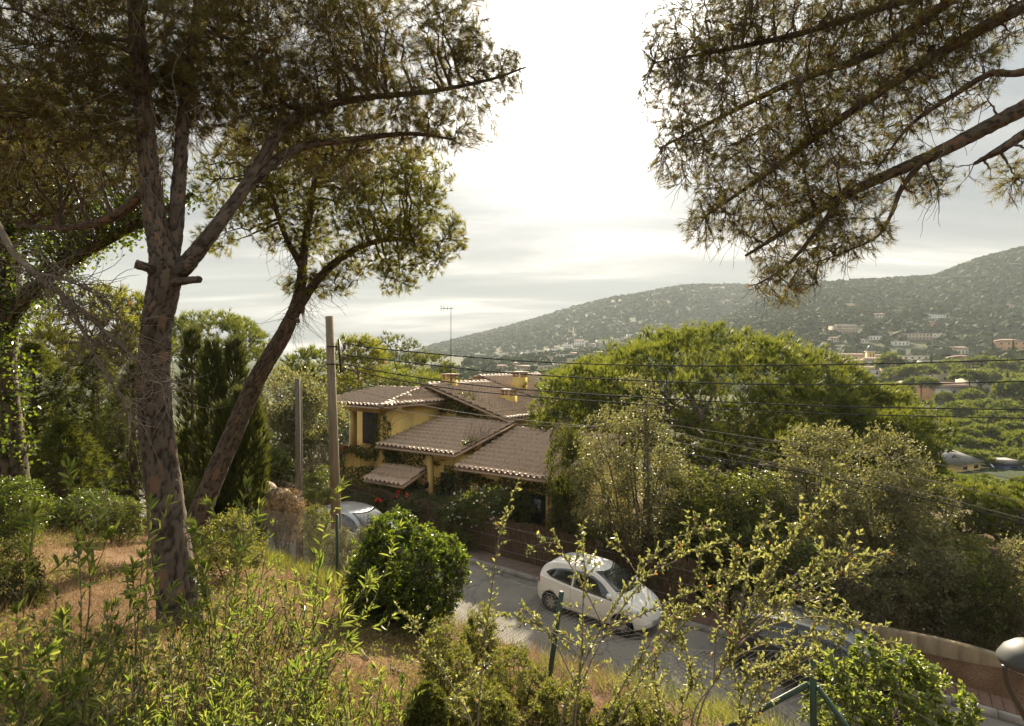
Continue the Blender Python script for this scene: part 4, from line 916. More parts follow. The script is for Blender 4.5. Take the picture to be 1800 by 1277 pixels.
bl = [pb(110, 90, 5.6, 210, 170, 1.4), pb(300, 60, 6.0, 210, 150, 1.5), pb(500, 70, 6.5, 190, 130, 1.3), pb(680, 50, 7.0, 170, 90, 1.0), pb(800, 60, 7.3, 70, 75, .6), pb(845, 135, 7.4, 85, 55, .5), pb(640, 190, 7.0, 170, 70, .9),
      pb(430, 190, 6.4, 150, 90, 1.1), pb(90, 240, 6.2, 140, 90, 1.3), pb(770, 215, 7.2, 110, 55, .6), pb(560, 255, 6.9, 130, 45, .8), pb(200, 200, 5.6, 110, 120, .8), pb(50, 330, 6.6, 90, 60, .8), pb(880, 110, 7.4, 45, 28, .3),
      pb(300, -110, 6.3, 400, 80, 1.6), pb(600, -90, 7.0, 200, 60, 1.2)]
nd0 = np.concatenate((tp[len(tp)//2:], l1[::2], l2[10::2], l3, l4))
twl = near_pine(pine, nd0, bl, 90, 1300, 10800, 4, 9, .11, .0041, M['needle'], droop=.25, bow=.05, shell=.0)
S = blob_pts(bl[:3]+bl[7:9]+[bl[11]], 800, 0); S = S[near(S, S)]; q = twl[rng.integers(0, len(twl), 800), rng.integers(1, 5, 800)]
q = q[(q[:, 0] < -1.5)]
pc = curly(q, rdir(len(q))+np.array((0, -.3, -.9)), rng.uniform(.35, 1.1, len(q)), 7, .35, .6)
pc2 = curly(pc[:, 3], rdir(len(q))+np.array((0, -.2, -.5)), rng.uniform(.15, .5, len(q)), 7, .5, .5)
v, f = tubes(np.concatenate((pc, pc2)), np.linspace(.0045, .0018, 7)[None], 3)
kind(mesh_np('dead_twigs', v, f, M['twig_grey'], pine), 'stuff')
# the leaning second pine behind it
b = P(352, 960, 9.0); b[2] = gz(b[0], b[1])
pine2 = thing('pine_tree', 'leaning pine with a sunlit crown behind the big pine', 'pine tree', b)
_, tp2 = bark_mesh([b+(0, 0, -.2), P(345, 930, 9), P(372, 850, 9), P(415, 750, 9), P(455, 660, 9), P(500, 585, 9), P(525, 520, 9.05), P(535, 440, 9.1), P(548, 350, 9.2), P(560, 270, 9.3)], [.20, .165, .145, .135, .125, .112, .08, .06, .045, .025], 'trunk', pine2, around=56, seg=.03, plate=.02, taper_flare=.2)
_, m1 = bark_mesh([P(515, 555, 9.02), P(560, 490, 9.1), P(620, 440, 9.2), P(690, 420, 9.3), P(770, 425, 9.4)], [.08, .065, .05, .035, .012], 'limb', pine2, around=28, plate=.008)
_, m2 = bark_mesh([P(530, 470, 9.05), P(500, 410, 9.0), P(480, 350, 9.0), P(470, 300, 9.0)], [.05, .04, .03, .015], 'limb', pine2, around=24, plate=.006)
bl2 = [pb(560, 320, 9.2, 110, 70, .9), pb(680, 350, 9.4, 95, 75, .9), pb(760, 410, 9.4, 62, 55, .6), pb(640, 430, 9.3, 130, 60, .8), pb(720, 460, 9.4, 70, 38, .5), pb(500, 380, 9.1, 70, 70, .7), pb(640, 300, 9.3, 110, 55, .8), pb(560, 500, 9.1, 70, 28, .5), pb(800, 420, 9.4, 22, 35, .3), pb(420, 330, 9.0, 80, 70, .7), pb(480, 270, 9.0, 90, 50, .7), pb(380, 420, 8.8, 40, 30, .4), pb(740, 310, 9.3, 60, 50, .6), pb(700, 500, 9.4, 40, 20, .3)]
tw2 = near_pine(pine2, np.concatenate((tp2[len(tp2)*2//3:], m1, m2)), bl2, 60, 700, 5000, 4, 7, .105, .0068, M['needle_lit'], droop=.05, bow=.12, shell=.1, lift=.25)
q = np.concatenate((m1[:len(m1)//2], tp2[int(len(tp2)*.58):int(len(tp2)*.75)], m2)); q = q[rng.integers(0, len(q), 260)]
pc = curly(q, rdir(260)+np.array((.3, 0, -.6)), rng.uniform(.3, .9, 260), 7, .35, .5); v, f = tubes(pc, np.linspace(.004, .002, 7)[None], 3); kind(mesh_np('dead_twigs', v, f, M['twig'], pine2), 'stuff')
cone = MB().lathe([(0, .05), (.024, .03), (.032, 0), (.02, -.035), (0, -.045)], (0, 0, 0), 7).build('pine_cone', M['twig'], pine2)
for k, c in enumerate(pc[:14, 2]):
    o = cone if k == 0 else cone.copy()
    if k: COL.objects.link(o)
    o.location = c-np.array(pine2.location)

# ---------------------------------------------------------------- the pine whose limbs hang in from the right
b = np.array((7.6, 3.6, 0.)); b[2] = gz(b[0], b[1])
pine3 = thing('pine_tree', 'pine hanging its long dark limbs in from the upper right', 'pine tree', b)
_, tq = bark_mesh([b+(0, 0, -.2), b+(0, 0, 1.5), b+(-.1, .3, 3.5), b+(-.3, .6, 5.5), b+(-.4, .9, 8)], [.3, .24, .21, .17, .11], 'trunk', pine3, around=48, seg=.04)
LB = [([tq[len(tq)//3], P(2000, 90, 5.0), P(1800, 190, 5.2), P(1640, 272, 5.4), P(1500, 335, 5.6), P(1390, 400, 5.7), P(1310, 450, 5.8)], [.12, .10, .07, .058, .045, .03, .012]),
      ([tq[len(tq)//2], P(1950, -60, 5.1), P(1800, 10, 5.3), P(1650, 95, 5.5), P(1490, 200, 5.7), P(1340, 310, 5.9), P(1240, 380, 6.0)], [.10, .085, .06, .05, .038, .024, .01]),
      ([tq[len(tq)//2], P(1850, -120, 5.3), P(1700, -20, 5.5), P(1540, 90, 5.8), P(1380, 150, 6.0), P(1240, 220, 6.2), P(1160, 260, 6.3)], [.09, .07, .05, .04, .03, .02, .008]),
      ([tq[len(tq)//3], P(2050, 190, 4.7), P(1850, 215, 4.9), P(1760, 262, 5.0), P(1712, 288, 5.1)], [.09, .07, .045, .035, .014]),
      ([P(1900, 100, 5.1), P(1790, 128, 5.2), P(1740, 130, 5.25), P(1680, 165, 5.3), P(1600, 220, 5.4), P(1540, 300, 5.5)], [.04, .032, .028, .024, .016, .006]),
      ([P(1700, -30, 5.5), P(1560, 10, 5.9), P(1400, 60, 6.1), P(1260, 90, 6.3), P(1150, 110, 6.4)], [.05, .04, .03, .02, .008]),
      ([P(1620, 285, 5.4), P(1585, 330, 5.45), P(1565, 380, 5.5), P(1535, 420, 5.5), P(1440, 460, 5.55)], [.03, .022, .016, .012, .005]),
      ([P(1480, 345, 5.6), P(1440, 400, 5.6), P(1380, 470, 5.6), P(1330, 500, 5.7)], [.03, .022, .014, .006])]
nd3 = []
for pts, r in LB:
    _, pp = bark_mesh(pts, r, 'limb', pine3, around=20, seg=.045, plate=.010, cw=.05); nd3.append(pp[len(pp)//4:])
nd3 = np.concatenate(nd3)
bl3 = [pb(1230, 60, 6.2, 110, 80, .7), pb(1400, 40, 6.1, 170, 80, .9), pb(1560, 60, 5.8, 160, 90, .9), pb(1690, 40, 5.5, 120, 80, .8), pb(1200, 150, 6.2, 80, 70, .6), pb(1330, 200, 6.0, 150, 90, .8), pb(1480, 210, 5.8, 130, 90, .7),
       pb(1210, 270, 6.1, 70, 60, .5), pb(1330, 330, 5.9, 110, 80, .6), pb(1250, 390, 6.0, 55, 50, .4), pb(1400, 410, 5.7, 95, 80, .5), pb(1380, 490, 5.6, 60, 48, .4), pb(1490, 400, 5.6, 70, 70, .5), pb(1590, 300, 5.5, 60, 50, .4), pb(1650, 150, 5.5, 90, 80, .5),
       pb(1640, 320, 5.4, 40, 35, .3), pb(1780, 310, 5.0, 40, 50, .3), pb(1500, -80, 6, 350, 50, 1.0), pb(1450, 320, 5.7, 90, 70, .5)]
tw3 = near_pine(pine3, nd3, bl3, 130, 1500, 8600, 3, 9, .088, .0036, M['needle'], droop=.30, bow=-.05, seedr=(.014, .0065, .0032), shell=.0, spread=.8, nf=2)
q = tw3[rng.integers(0, len(tw3), 1500), rng.integers(1, 5, 1500)]
pc = curly(q, rdir(1500)*.6+np.array((-.35, 0, -1.)), rng.uniform(.12, .45, 1500), 7, .3, .3)
v, f = tubes(pc, np.linspace(.004, .0016, 7)[None], 3); kind(mesh_np('bare_twigs', v, f, M['twig'], pine3), 'stuff')

# ---------------------------------------------------------------- ivy-clad tree and dead branch at the far left
b = P(20, 900, 8.0); b[2] = gz(b[0], b[1])
ivt = thing('ivy_tree', 'dark ivy-covered tree at the left edge', 'tree', b)
_, t4 = bark_mesh([b+(0, 0, -.2), P(25, 850, 8), P(5, 650, 8), P(15, 500, 8), P(-10, 350, 8.2), P(-30, 200, 8.4)], [.2, .17, .15, .14, .1, .06], 'trunk', ivt, around=40, seg=.05)
_, t5 = bark_mesh([P(15, 560, 8), P(70, 500, 7.9), P(130, 455, 7.8), P(200, 415, 7.7), P(260, 385, 7.7), P(340, 340, 7.8)], [.10, .085, .08, .065, .055, .02], 'limb', ivt, around=32, seg=.04)
bi = [pb(60, 330, 8.2, 120, 110, .8), pb(170, 310, 8.2, 100, 80, .7), pb(40, 480, 8, 70, 90, .6), pb(120, 420, 7.9, 90, 40, .4), pb(200, 370, 7.8, 60, 50, .4), pb(10, 620, 7.9, 45, 120, .35), pb(15, 780, 7.9, 45, 90, .35), pb(100, 210, 8.4, 130, 90, .8)]
T = blob_pts(bi, 900, .2); pg = grow(np.concatenate((t4, t5)), T, 6, .0, .12, .2); v, f = tubes(pg, np.linspace(.012, .004, 6)[None], 4); mesh_np('branches', v, f, M['twig'], ivt)
C = np.concatenate((pg[:, 3:].reshape(-1, 3), np.concatenate((t4, t5)).repeat(4, 0))); C = np.repeat(C, 4, 0)+rng.normal(size=(len(C)*4, 3))*.09
v, f, va = leaves(C, rdir(len(C))+np.array((0, -.4, -.5)), .062, .055); mesh_np('crown', v, f, M['gloss'], ivt, va)
b = P(-60, 330, 4.8)
b2 = np.array((b[0], b[1], gz(b[0], b[1])))
db = thing('dead_branch', 'bare grey dead branch drooping in front of the big pine trunk', 'branch', b2)
mb = MB(); main = spline([b2+(0, 0, 0), b2+(-.05, 0, 1.6), P(-40, 380, 4.8), P(30, 452, 4.75), P(90, 505, 4.7), P(140, 542, 4.7), P(195, 592, 4.65), P(250, 642, 4.6), P(300, 690, 4.6)], 60); mb.tube(main, [.05, .045, .035, .03, .026, .022, .017, .010, .004], 7)
s2 = spline([P(110, 520, 4.7), P(150, 590, 4.6), P(175, 640, 4.6), P(215, 700, 4.55), P(228, 740, 4.5)], 20); mb.tube(s2, [.016, .012, .009, .006, .003], 5)
s3 = spline([P(60, 480, 4.7), P(110, 490, 4.6), P(170, 520, 4.6), P(230, 580, 4.6)], 20); mb.tube(s3, [.012, .009, .007, .003], 5)
mb.build('bough', M['twig_grey'], db, local=False)
q = np.concatenate((main[20:], s2, s3)); q = q[rng.integers(0, len(q), 520)]
pc = curly(q, rdir(520)+np.array((.5, -.1, -.35)), rng.uniform(.12, .55, 520), 7, .45, .4); v, f = tubes(pc, np.linspace(.0045, .0016, 7)[None], 3); kind(mesh_np('twigs', v, f, M['twig_grey'], db), 'stuff')

# ---------------------------------------------------------------- umbrella pines
def umbrella(name, label, base, c, r3, npuff, pr, m, mat='umbrella', skirt=.25, lump=.18, nlimb=14, trunk_r=.22, group=None, cat='pine tree', lean=(0, 0), ragged=.12, w=.09):
    base = np.array(base, float); base[2] = gz(base[0], base[1]); c = np.array(c, float); r3 = np.array(r3, float)
    t = thing(name, label, cat, base, 0, group)
    a = rng.uniform(0, 2*np.pi, npuff); zz = rng.uniform(-skirt, 1, npuff); rr = np.sqrt(np.maximum(0, 1-np.clip(zz, 0, 1)**2))*np.where(zz < 0, 1+zz*.5, 1)
    d = np.stack((rr*np.cos(a), rr*np.sin(a), zz), -1)
    lum = 1+lump*2*fbm(d[:, 0]*2.3+c[0], d[:, 1]*2.3+d[:, 2]*1.7+c[1], 3, 17)+rng.normal(0, ragged*.35, npuff)-ragged*rng.uniform(0, 1, npuff)**2
    nc_ = max(8, npuff//10); own = rng.integers(0, nc_, npuff); K = c+d[own]*r3*lum[own][:, None]; o_ = rdir(npuff); o_[:, 2] = np.abs(o_[:, 2])*1.1-.15
    C = K+o_*pr*1.25*rng.uniform(.55, 1, npuff)[:, None]; nr = unit(o_+d[own]*.4+np.array((0, 0, .35)))
    v, f, va = needles(C, nr, m, pr*.8, pr*w, .7, .15); va = np.clip(.55*va+.45*np.repeat(np.clip(o_[:, 2], 0, 1), m*3), 0, 1)  # upward sprays paler: sunlit clump tops put into the needle colour
    kind(mesh_np('crown', v, f, M[mat], t, va), 'thing')
    fork = base+(c-base)*.62+np.array((lean[0], lean[1], 0)); mid = base+(fork-base)*.5+np.array((lean[0]*.4, lean[1]*.4, 0))
    mb = MB(); tp = spline([base-(0, 0, .3), mid, fork, c+np.array((0, 0, -.1*r3[2]))], 16); mb.tube(tp, [trunk_r, trunk_r*.8, trunk_r*.6, trunk_r*.25], 9); mb.build('trunk', M['bark'], t, local=False, smooth=True)
    sel = rng.choice(npuff, min(nlimb, npuff), replace=False); T = c+(C[sel]-c)*.9
    pg = grow(tp[8:], T, 8, .05, .08, .12); lb = MB(); lb.add(*tubes(pg, np.linspace(trunk_r*.38, trunk_r*.08, 8)[None], 6))
    n2 = min(npuff, nlimb*9); sel = rng.choice(npuff, n2, replace=False); p2 = grow(pg[:, 2:].reshape(-1, 3), c+(C[sel]-c)*.97, 6, .05, .1, .15); lb.add(*tubes(p2, np.linspace(trunk_r*.12, trunk_r*.03, 6)[None], 3))
    lb.build('limbs', M['bark'], t, local=False)
    return t
def um_px(label, px, py, D, rx, ry, rd, bx=None, **k):
    c = P(px, py, D); bpt = P(bx or px, py, D); return umbrella('umbrella_pine', label, bpt, c, (rx/1000*D, rd, ry/1000*D), **k)
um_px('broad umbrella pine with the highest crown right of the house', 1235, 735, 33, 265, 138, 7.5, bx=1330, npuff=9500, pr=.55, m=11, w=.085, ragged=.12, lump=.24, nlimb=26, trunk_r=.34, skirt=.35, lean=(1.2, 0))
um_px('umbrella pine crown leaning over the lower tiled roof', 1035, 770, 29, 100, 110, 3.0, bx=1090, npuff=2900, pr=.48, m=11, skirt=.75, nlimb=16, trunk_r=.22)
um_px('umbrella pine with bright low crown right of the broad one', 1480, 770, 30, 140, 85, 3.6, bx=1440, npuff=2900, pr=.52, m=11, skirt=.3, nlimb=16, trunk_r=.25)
um_px('green pine crown behind the grey-green shrubs', 1572, 805, 25, 62, 76, 1.8, npuff=1300, pr=.42, m=11, skirt=.6, nlimb=12, trunk_r=.16)
um_px('low umbrella pine with twisted limbs beyond the right bushes', 1740, 926, 27, 130, 56, 3.2, bx=1720, npuff=2000, pr=.42, m=11, skirt=.15, nlimb=22, trunk_r=.24, lean=(-1, 0))
um_px('second low umbrella pine at the right edge', 1830, 935, 23, 90, 52, 2.2, npuff=700, pr=.45, m=12, skirt=.2, nlimb=14, trunk_r=.2)
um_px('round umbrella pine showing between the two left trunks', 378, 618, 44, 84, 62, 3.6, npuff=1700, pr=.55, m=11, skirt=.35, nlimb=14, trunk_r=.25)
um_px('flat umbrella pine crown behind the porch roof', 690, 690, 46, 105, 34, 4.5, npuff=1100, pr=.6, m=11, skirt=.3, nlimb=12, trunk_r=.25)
um_px('bushy pale pine rising behind the flat crown', 700, 655, 62, 52, 56, 3.2, npuff=800, pr=.7, m=11, mat='conifer', skirt=.7, nlimb=10, trunk_r=.25)
um_px('smaller bushy pine beside the antenna mast', 760, 668, 60, 34, 40, 2.0, npuff=500, pr=.6, m=11, mat='conifer', skirt=.7, nlimb=10, trunk_r=.2)
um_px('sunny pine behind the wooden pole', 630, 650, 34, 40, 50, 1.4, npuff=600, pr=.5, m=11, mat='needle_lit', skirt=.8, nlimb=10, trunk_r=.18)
um_px('pine crown left of the wooden pole', 545, 665, 36, 46, 38, 1.8, npuff=600, pr=.5, m=11, skirt=.5, nlimb=10, trunk_r=.2)
um_px('yellow-green pine behind the dead branch', 170, 600, 17, 90, 80, 1.5, npuff=900, pr=.40, m=12, mat='needle_lit', skirt=.7, nlimb=16, trunk_r=.16)

# ---------------------------------------------------------------- leafy trees, shrubs and hedges
def shrub(name, label, cat, base, blobs, ntw, per, L, Wd, mat, stems=9, six=False, stem_mat='bark', shell=.25, gap=.5, sr=.02, twr=.004, up=.9, group=None, hang=0., trunk=None, clus=.0, m1=None, m2=None):
    m1 = m1 or ('trunk' if cat == 'tree' else 'stems'); m2 = m2 or ('crown' if cat == 'tree' else 'leaves')
    base = np.array(base, float)
    t = thing(name, label, cat, base, 0, group)
    T1 = blob_pts(blobs, stems, 0); p1 = grow(base[None]+rng.normal(size=(6, 3))*np.array((.06, .06, .0)) if trunk is None else trunk, T1, 8, .12, .08, .12)
    mb = MB(); mb.add(*tubes(p1, np.linspace(sr, sr*.3, 8)[None], 6))
    T2 = blob_pts(blobs, ntw, shell); p2 = grow(p1[:, 2:].reshape(-1, 3), T2, 4, .05, .1, .16); mb.add(*tubes(p2[::(2 if base[1] > 12 or 'heath' in name else 1)], np.linspace(twr, twr*.4, 4)[None], 3))
    if trunk is not None: mb.tube(trunk, np.linspace(sr*2.2, sr, len(trunk)), 9)
    o_ = mb.build(m1, M[stem_mat], t, local=False)
    if m1 == 'stems': kind(o_, 'stuff')
    f = np.sort(rng.uniform(gap, 1, (ntw, per)), 1)*3; i0 = np.minimum(f.astype(int), 2); fr = (f-i0)[..., None]; a = np.arange(ntw)[:, None]
    C = p2[a, i0]*(1-fr)+p2[a, i0+1]*fr; Dv = unit(p2[a, i0+1]-p2[a, i0])*.7+rng.normal(size=C.shape)*.55+np.array((0, 0, .15-hang))
    C = C.reshape(-1, 3); 
    if clus: C = C+rng.normal(size=C.shape)*clus
    v, fc, va = leaves(C, Dv.reshape(-1, 3), L, Wd, six, up=up)
    mesh_np(m2, v, fc, M[mat], t, va); return t
def sp(px, py, D, rx, ry, rd=None): return pb(px, py, D, rx, ry, rd if rd else (rx+ry)/2000*D)
def gb(px, D):
    x = (px-900)/1000*D; return (x, D, gz(x, D)-.05)
shrub('olive_tree', 'grey-green fine-leaved tree in front of the broad umbrella pine', 'tree', gb(1120, 18.5), [sp(1112, 715, 18.5, 50, 65), sp(1102, 790, 18.5, 95, 80), sp(1060, 850, 18.7, 65, 90), sp(1150, 850, 18.4, 75, 90), sp(1110, 900, 18.5, 110, 60)], 1300, 12, .11, .05, 'olive', 16, sr=.05, twr=.008, clus=.08)
shrub('olive_tree', 'grey-green shrubby tree with twin tops at the right of the valley view', 'tree', gb(1430, 18.5), [sp(1415, 800, 18.4, 45, 60), sp(1470, 790, 18.4, 35, 55), sp(1430, 880, 18, 95, 70), sp(1400, 960, 17.6, 90, 60)], 1200, 12, .11, .055, 'olive', 14, sr=.04, twr=.007, clus=.08)
shrub('olive_tree', 'tall grey-green shrub beside the bright pine at the right', 'tree', gb(1560, 19.0), [sp(1560, 810, 19, 70, 70), sp(1590, 880, 18.6, 85, 80), sp(1520, 900, 18.4, 70, 80), sp(1560, 970, 18, 100, 60)], 1300, 12, .11, .055, 'olive', 14, sr=.04, twr=.007, clus=.08)
shrub('leafy_tree', 'broad grey-green tree behind the thin dark pole', 'tree', gb(515, 25), [sp(500, 700, 25, 75, 60), sp(550, 740, 25, 60, 60), sp(480, 770, 24.5, 60, 60), sp(545, 800, 24.5, 55, 55), sp(560, 840, 24, 40, 40)], 1300, 13, .16, .08, 'olive', 14, sr=.07, twr=.01, clus=.12, trunk=spline([gb(515, 25), P(514, 800, 25), P(510, 740, 25)], 8))
shrub('bush', 'bright yellow-green bush between the cypresses and the dark pole', 'bush', gb(488, 22), [sp(480, 815, 22, 32, 26), sp(498, 835, 22, 30, 22)], 350, 12, .14, .08, 'ivy', 8, clus=.06)
def bush_proto(ntw, per, L, Wd):
    t = shrub('bush', 'x', 'bush', (0, 0, -2), [((0, 0, 0), (.8, .95, 1)), ((-.5, .1, -.3), (.55, .6, .7)), ((.5, -.1, -.25), (.55, .6, .75)), ((0, -.15, -.9), (.8, .8, .5)), ((.1, .3, .5), (.45, .45, .45)), ((-.3, -.2, .35), (.4, .4, .5))], ntw, per, L, Wd, 'broad', 12, sr=.024, twr=.005, clus=.05)
    for o in t.children:
        o.data.transform(__import__('mathutils').Matrix.Translation((0, 0, -2)))
    c = {o.name.split('.')[0]: o for o in t.children}; r = [(k, o.data) for k, o in c.items()]
    for o in c.values(): bpy.data.objects.remove(o)
    bpy.data.objects.remove(t); return r
BUSHES = [bush_proto(620, 11, .085, .042) for _ in range(4)]
bush_n = 0
def bush_copy(label, px, py, D, rx, ry, mat, name='bush', cat='bush', group=None):
    global bush_n
    c = P(px, py, D); g = gz(c[0], c[1])-.05; sx = rx/1000*D; sz = ry/1000*D
    t = thing(name, label, cat, (c[0], c[1], g), rng.uniform(0, 6.28), group); h = c[2]-g
    for nm, me in BUSHES[bush_n % 4]:
        lf = nm == 'leaves'
        o = bpy.data.objects.new(nm if cat != 'tree' else ('crown' if lf else 'trunk'), me); COL.objects.link(o); o.parent = t
        o.location = (0, 0, h); o.scale = (sx, sx, sz if lf else max(sz, h/2))
        o.material_slots[0].link = 'OBJECT'; o.material_slots[0].material = M[mat] if lf else M['bark']
    bush_n += 1; return t
HEDGE = [(1035, 955, 20.3, 60, 48, 'broad', 'dark bush at the end of the reed fence'), (1105, 975, 19.3, 75, 60, 'broad', 'dark bush above the roof of the white hatchback'), (1190, 990, 18.3, 75, 70, 'gloss', 'glossy dark bush just right of the hatchback bonnet'),
         (1290, 980, 17.4, 85, 85, 'broad', 'dark green bush behind the arching shrub'), (1230, 890, 18.6, 90, 70, 'conifer', 'tall dark bush under the broad umbrella pine'), (1330, 900, 18.4, 80, 75, 'broad', 'tall leafy bush below the pine limbs'),
         (1390, 1010, 16.3, 80, 70, 'gloss', 'dark bush behind the dark grey car'), (1480, 1020, 16.2, 75, 65, 'olive', 'grey-green bush over the start of the garden wall'), (1560, 1030, 16.6, 80, 60, 'olive', 'first pale bush behind the garden wall'),
         (1650, 1030, 16.4, 80, 70, 'olive', 'second pale bush behind the garden wall'), (1735, 1040, 15.8, 70, 70, 'broad', 'third bush behind the garden wall'), (1810, 1020, 15.4, 70, 80, 'olive', 'last bush behind the garden wall at the right edge'),
         (1690, 985, 19, 80, 50, 'heath', 'fine-leaved bush under the twisted pine limbs'), (1620, 960, 20, 70, 50, 'broad', 'leafy bush left of the twisted pine limbs'), (985, 915, 21.5, 35, 26, 'broad', 'small bush behind the reed fence')]
for px, py, D, rx, ry, mt, lab in HEDGE: bush_copy(lab, px, py, D, rx, ry*1.05, mt, group='bushes along the far side of the road')
# dim understorey below the umbrella pines
for lab, px, py, D, rx, ry, mt in (('dark leafy tree in the shade left under the broad umbrella pine', 1200, 840, 30, 90, 60, 'broad'), ('dark leafy tree behind the trunk of the broad umbrella pine', 1330, 830, 36, 100, 60, 'conifer'), ('shaded tree right under the broad umbrella pine', 1440, 830, 34, 90, 60, 'broad'),
        ('shaded tree below the bright low pine crown', 1540, 850, 30, 80, 60, 'conifer'), ('dim tree between the house roof and the broad pine', 1000, 810, 20.5, 48, 75, 'conifer'), ('leafy tree beyond the twisted pine limbs', 1690, 950, 30, 80, 40, 'broad'), ('leafy tree beyond the right bushes', 1800, 965, 28, 70, 40, 'broad'), ('shaded tree deep behind the twin-topped shrub', 1260, 770, 38, 110, 55, 'conifer'), ('shaded tree high under the broad pine crown', 1400, 760, 38, 90, 50, 'conifer')):
    bush_copy(lab, px, py, D, rx, ry, mt, 'understorey_tree', 'tree', 'trees in the shade of the umbrella pines')
# hedge, flowering bushes and vines of the yellow house
for lab, px, py, D, rx, ry, mt in (('clipped hedge below the porch of the yellow house', 565, 868, 27.6, 45, 22, 'broad'), ('second clipped hedge behind the silver car', 650, 878, 25.8, 45, 17, 'olive'), ('hedge below the small door canopy', 735, 885, 24.1, 50, 17, 'ivy'), ('low hedge left of the white-flowering bush', 800, 892, 23.0, 40, 18, 'broad')):
    bush_copy(lab, px-rx*.0, py, D, rx*1.1, ry*1.1, mt, 'hedge', 'hedge')
fb = shrub('flowering_bush', 'white-flowering bush spilling over the reed fence', 'bush', gb(850, 22.2), [sp(845, 890, 22.2, 55, 32), sp(880, 880, 22.0, 35, 28), sp(810, 915, 22.3, 38, 45), sp(835, 935, 22, 38, 40)], 800, 13, .10, .05, 'broad', 12, clus=.06)
C = blob_pts([sp(850, 868, 21.9, 55, 14), sp(830, 900, 21.5, 50, 25)], 70, .6); v, f, va = leaves(np.repeat(C, 4, 0), rdir(280)+np.array((0, -.3, .5)), .055, .045); mesh_np('blossoms', v, f, plain('white_petal', (.75, .70, .68), .7), fb)
rose = shrub('flowering_bush', 'red-flowering shrub beside the silver car roof', 'bush', gb(690, 24.9), [sp(672, 884, 24.9, 22, 16), sp(704, 876, 24.7, 22, 16)], 260, 11, .10, .055, 'broad', 8, clus=.05)
for px, py in ((665, 877), (668, 880), (699, 868), (716, 871), (704, 882)):
    v, f, va = leaves(np.repeat(P(px, py, 24.3)[None], 12, 0)+rng.normal(size=(12, 3))*.03, rdir(12)+np.array((0, -.8, .2)), .13, .12); mesh_np('blossom', v, f, plain('red_petal', (.70, .03, .02), .6), rose)
def vine(label, boxes, n, cat='vine', L=.11):
    """boxes: (v0,v1,u0,u1,z0,z1) thin slabs against the walls"""
    C = []
    w = np.array([max(.05, (b[1]-b[0]))*max(.05, b[5]-b[4])+max(0, b[3]-b[2])*(b[5]-b[4]) for b in boxes]); k = rng.choice(len(boxes), n, p=w/w.sum()); bb = np.array(boxes)[k]; r = rng.uniform(0, 1, (n, 3))
    vv, uu, zz = (bb[:, 0]+(bb[:, 1]-bb[:, 0])*r[:, 0], bb[:, 2]+(bb[:, 3]-bb[:, 2])*r[:, 1], bb[:, 4]+(bb[:, 5]-bb[:, 4])*r[:, 2])
    keep = vnoise((vv+uu)*1.6+40, zz*1.9+30, 6)+.35*vnoise((vv+uu)*5+40, zz*5+30, 3) > .52; vv, uu, zz = vv[keep], uu[keep], zz[keep]
    X = np.stack((vv*CA+uu*SA, -vv*SA+uu*CA, zz), -1); o = X.mean(0); t = thing('climbing_vine', label, cat, (o[0], o[1], HZ+.1))
    v, f, va = leaves(X, rdir(len(X))+np.array((-.3, -.6, -.5)), L, L*.9); mesh_np('leaves', v, f, M['ivy'], t, va)
    k2 = min(len(X), 160); S = X[rng.integers(0, len(X), k2)]; pc = curly(S, rdir(k2)*.5+np.array((.3, -.1, .8)), rng.uniform(.4, 1.2, k2), 7, .3, 0); pc[..., 1] = S[:, None, 1]+(pc[..., 1]-S[:, None, 1])*.15-.02
    v, f = tubes(pc, np.linspace(.008, .003, 7)[None], 3); mesh_np('stems', v, f, M['twig'], t); return t
vine('vine over the ground-floor wall under the front tiled roof', [(-20.5, -15.9, 18.80, 18.95, -4.6, -2.45), (-20.6, -19.6, 18.7, 18.95, -6.9, -2.6), (-19.0, -15.9, 18.6, 18.9, -6.9, -4.2)], 8000)
vine('vine hanging under the eaves of the lower right roof', [(-15.9, -10.4, 18.82, 18.98, -4.2, -2.85), (-15.9, -10.4, 18.75, 18.98, -6.5, -4.2)], 8500)
vine('vine along the sloping verge wall between two roofs', [(-15.92, -15.85, 19, 22.9, -2.3, -1.7)], 900)
vine('vine hanging on the yellow gable wall', [(-19.5, -16.4, 22.85, 22.99, -1.3, -.75), (-20.6, -18.3, 22.85, 22.99, -1.0, .1), (-16.9, -16.4, 22.9, 22.99, -1.5, -.9)], 1300)
vine('vine climbing the porch corner of the yellow house', [(-20.6, -20.52, 18.75, 19.3, -2.3, -.6), (-21.2, -20.6, 18.6, 18.74, -6, -.7), (-24.3, -20.7, 18.55, 18.74, -6.2, -2.5), (-24.5, -20.7, 18.3, 18.7, -3.2, -2.4)], 5200)

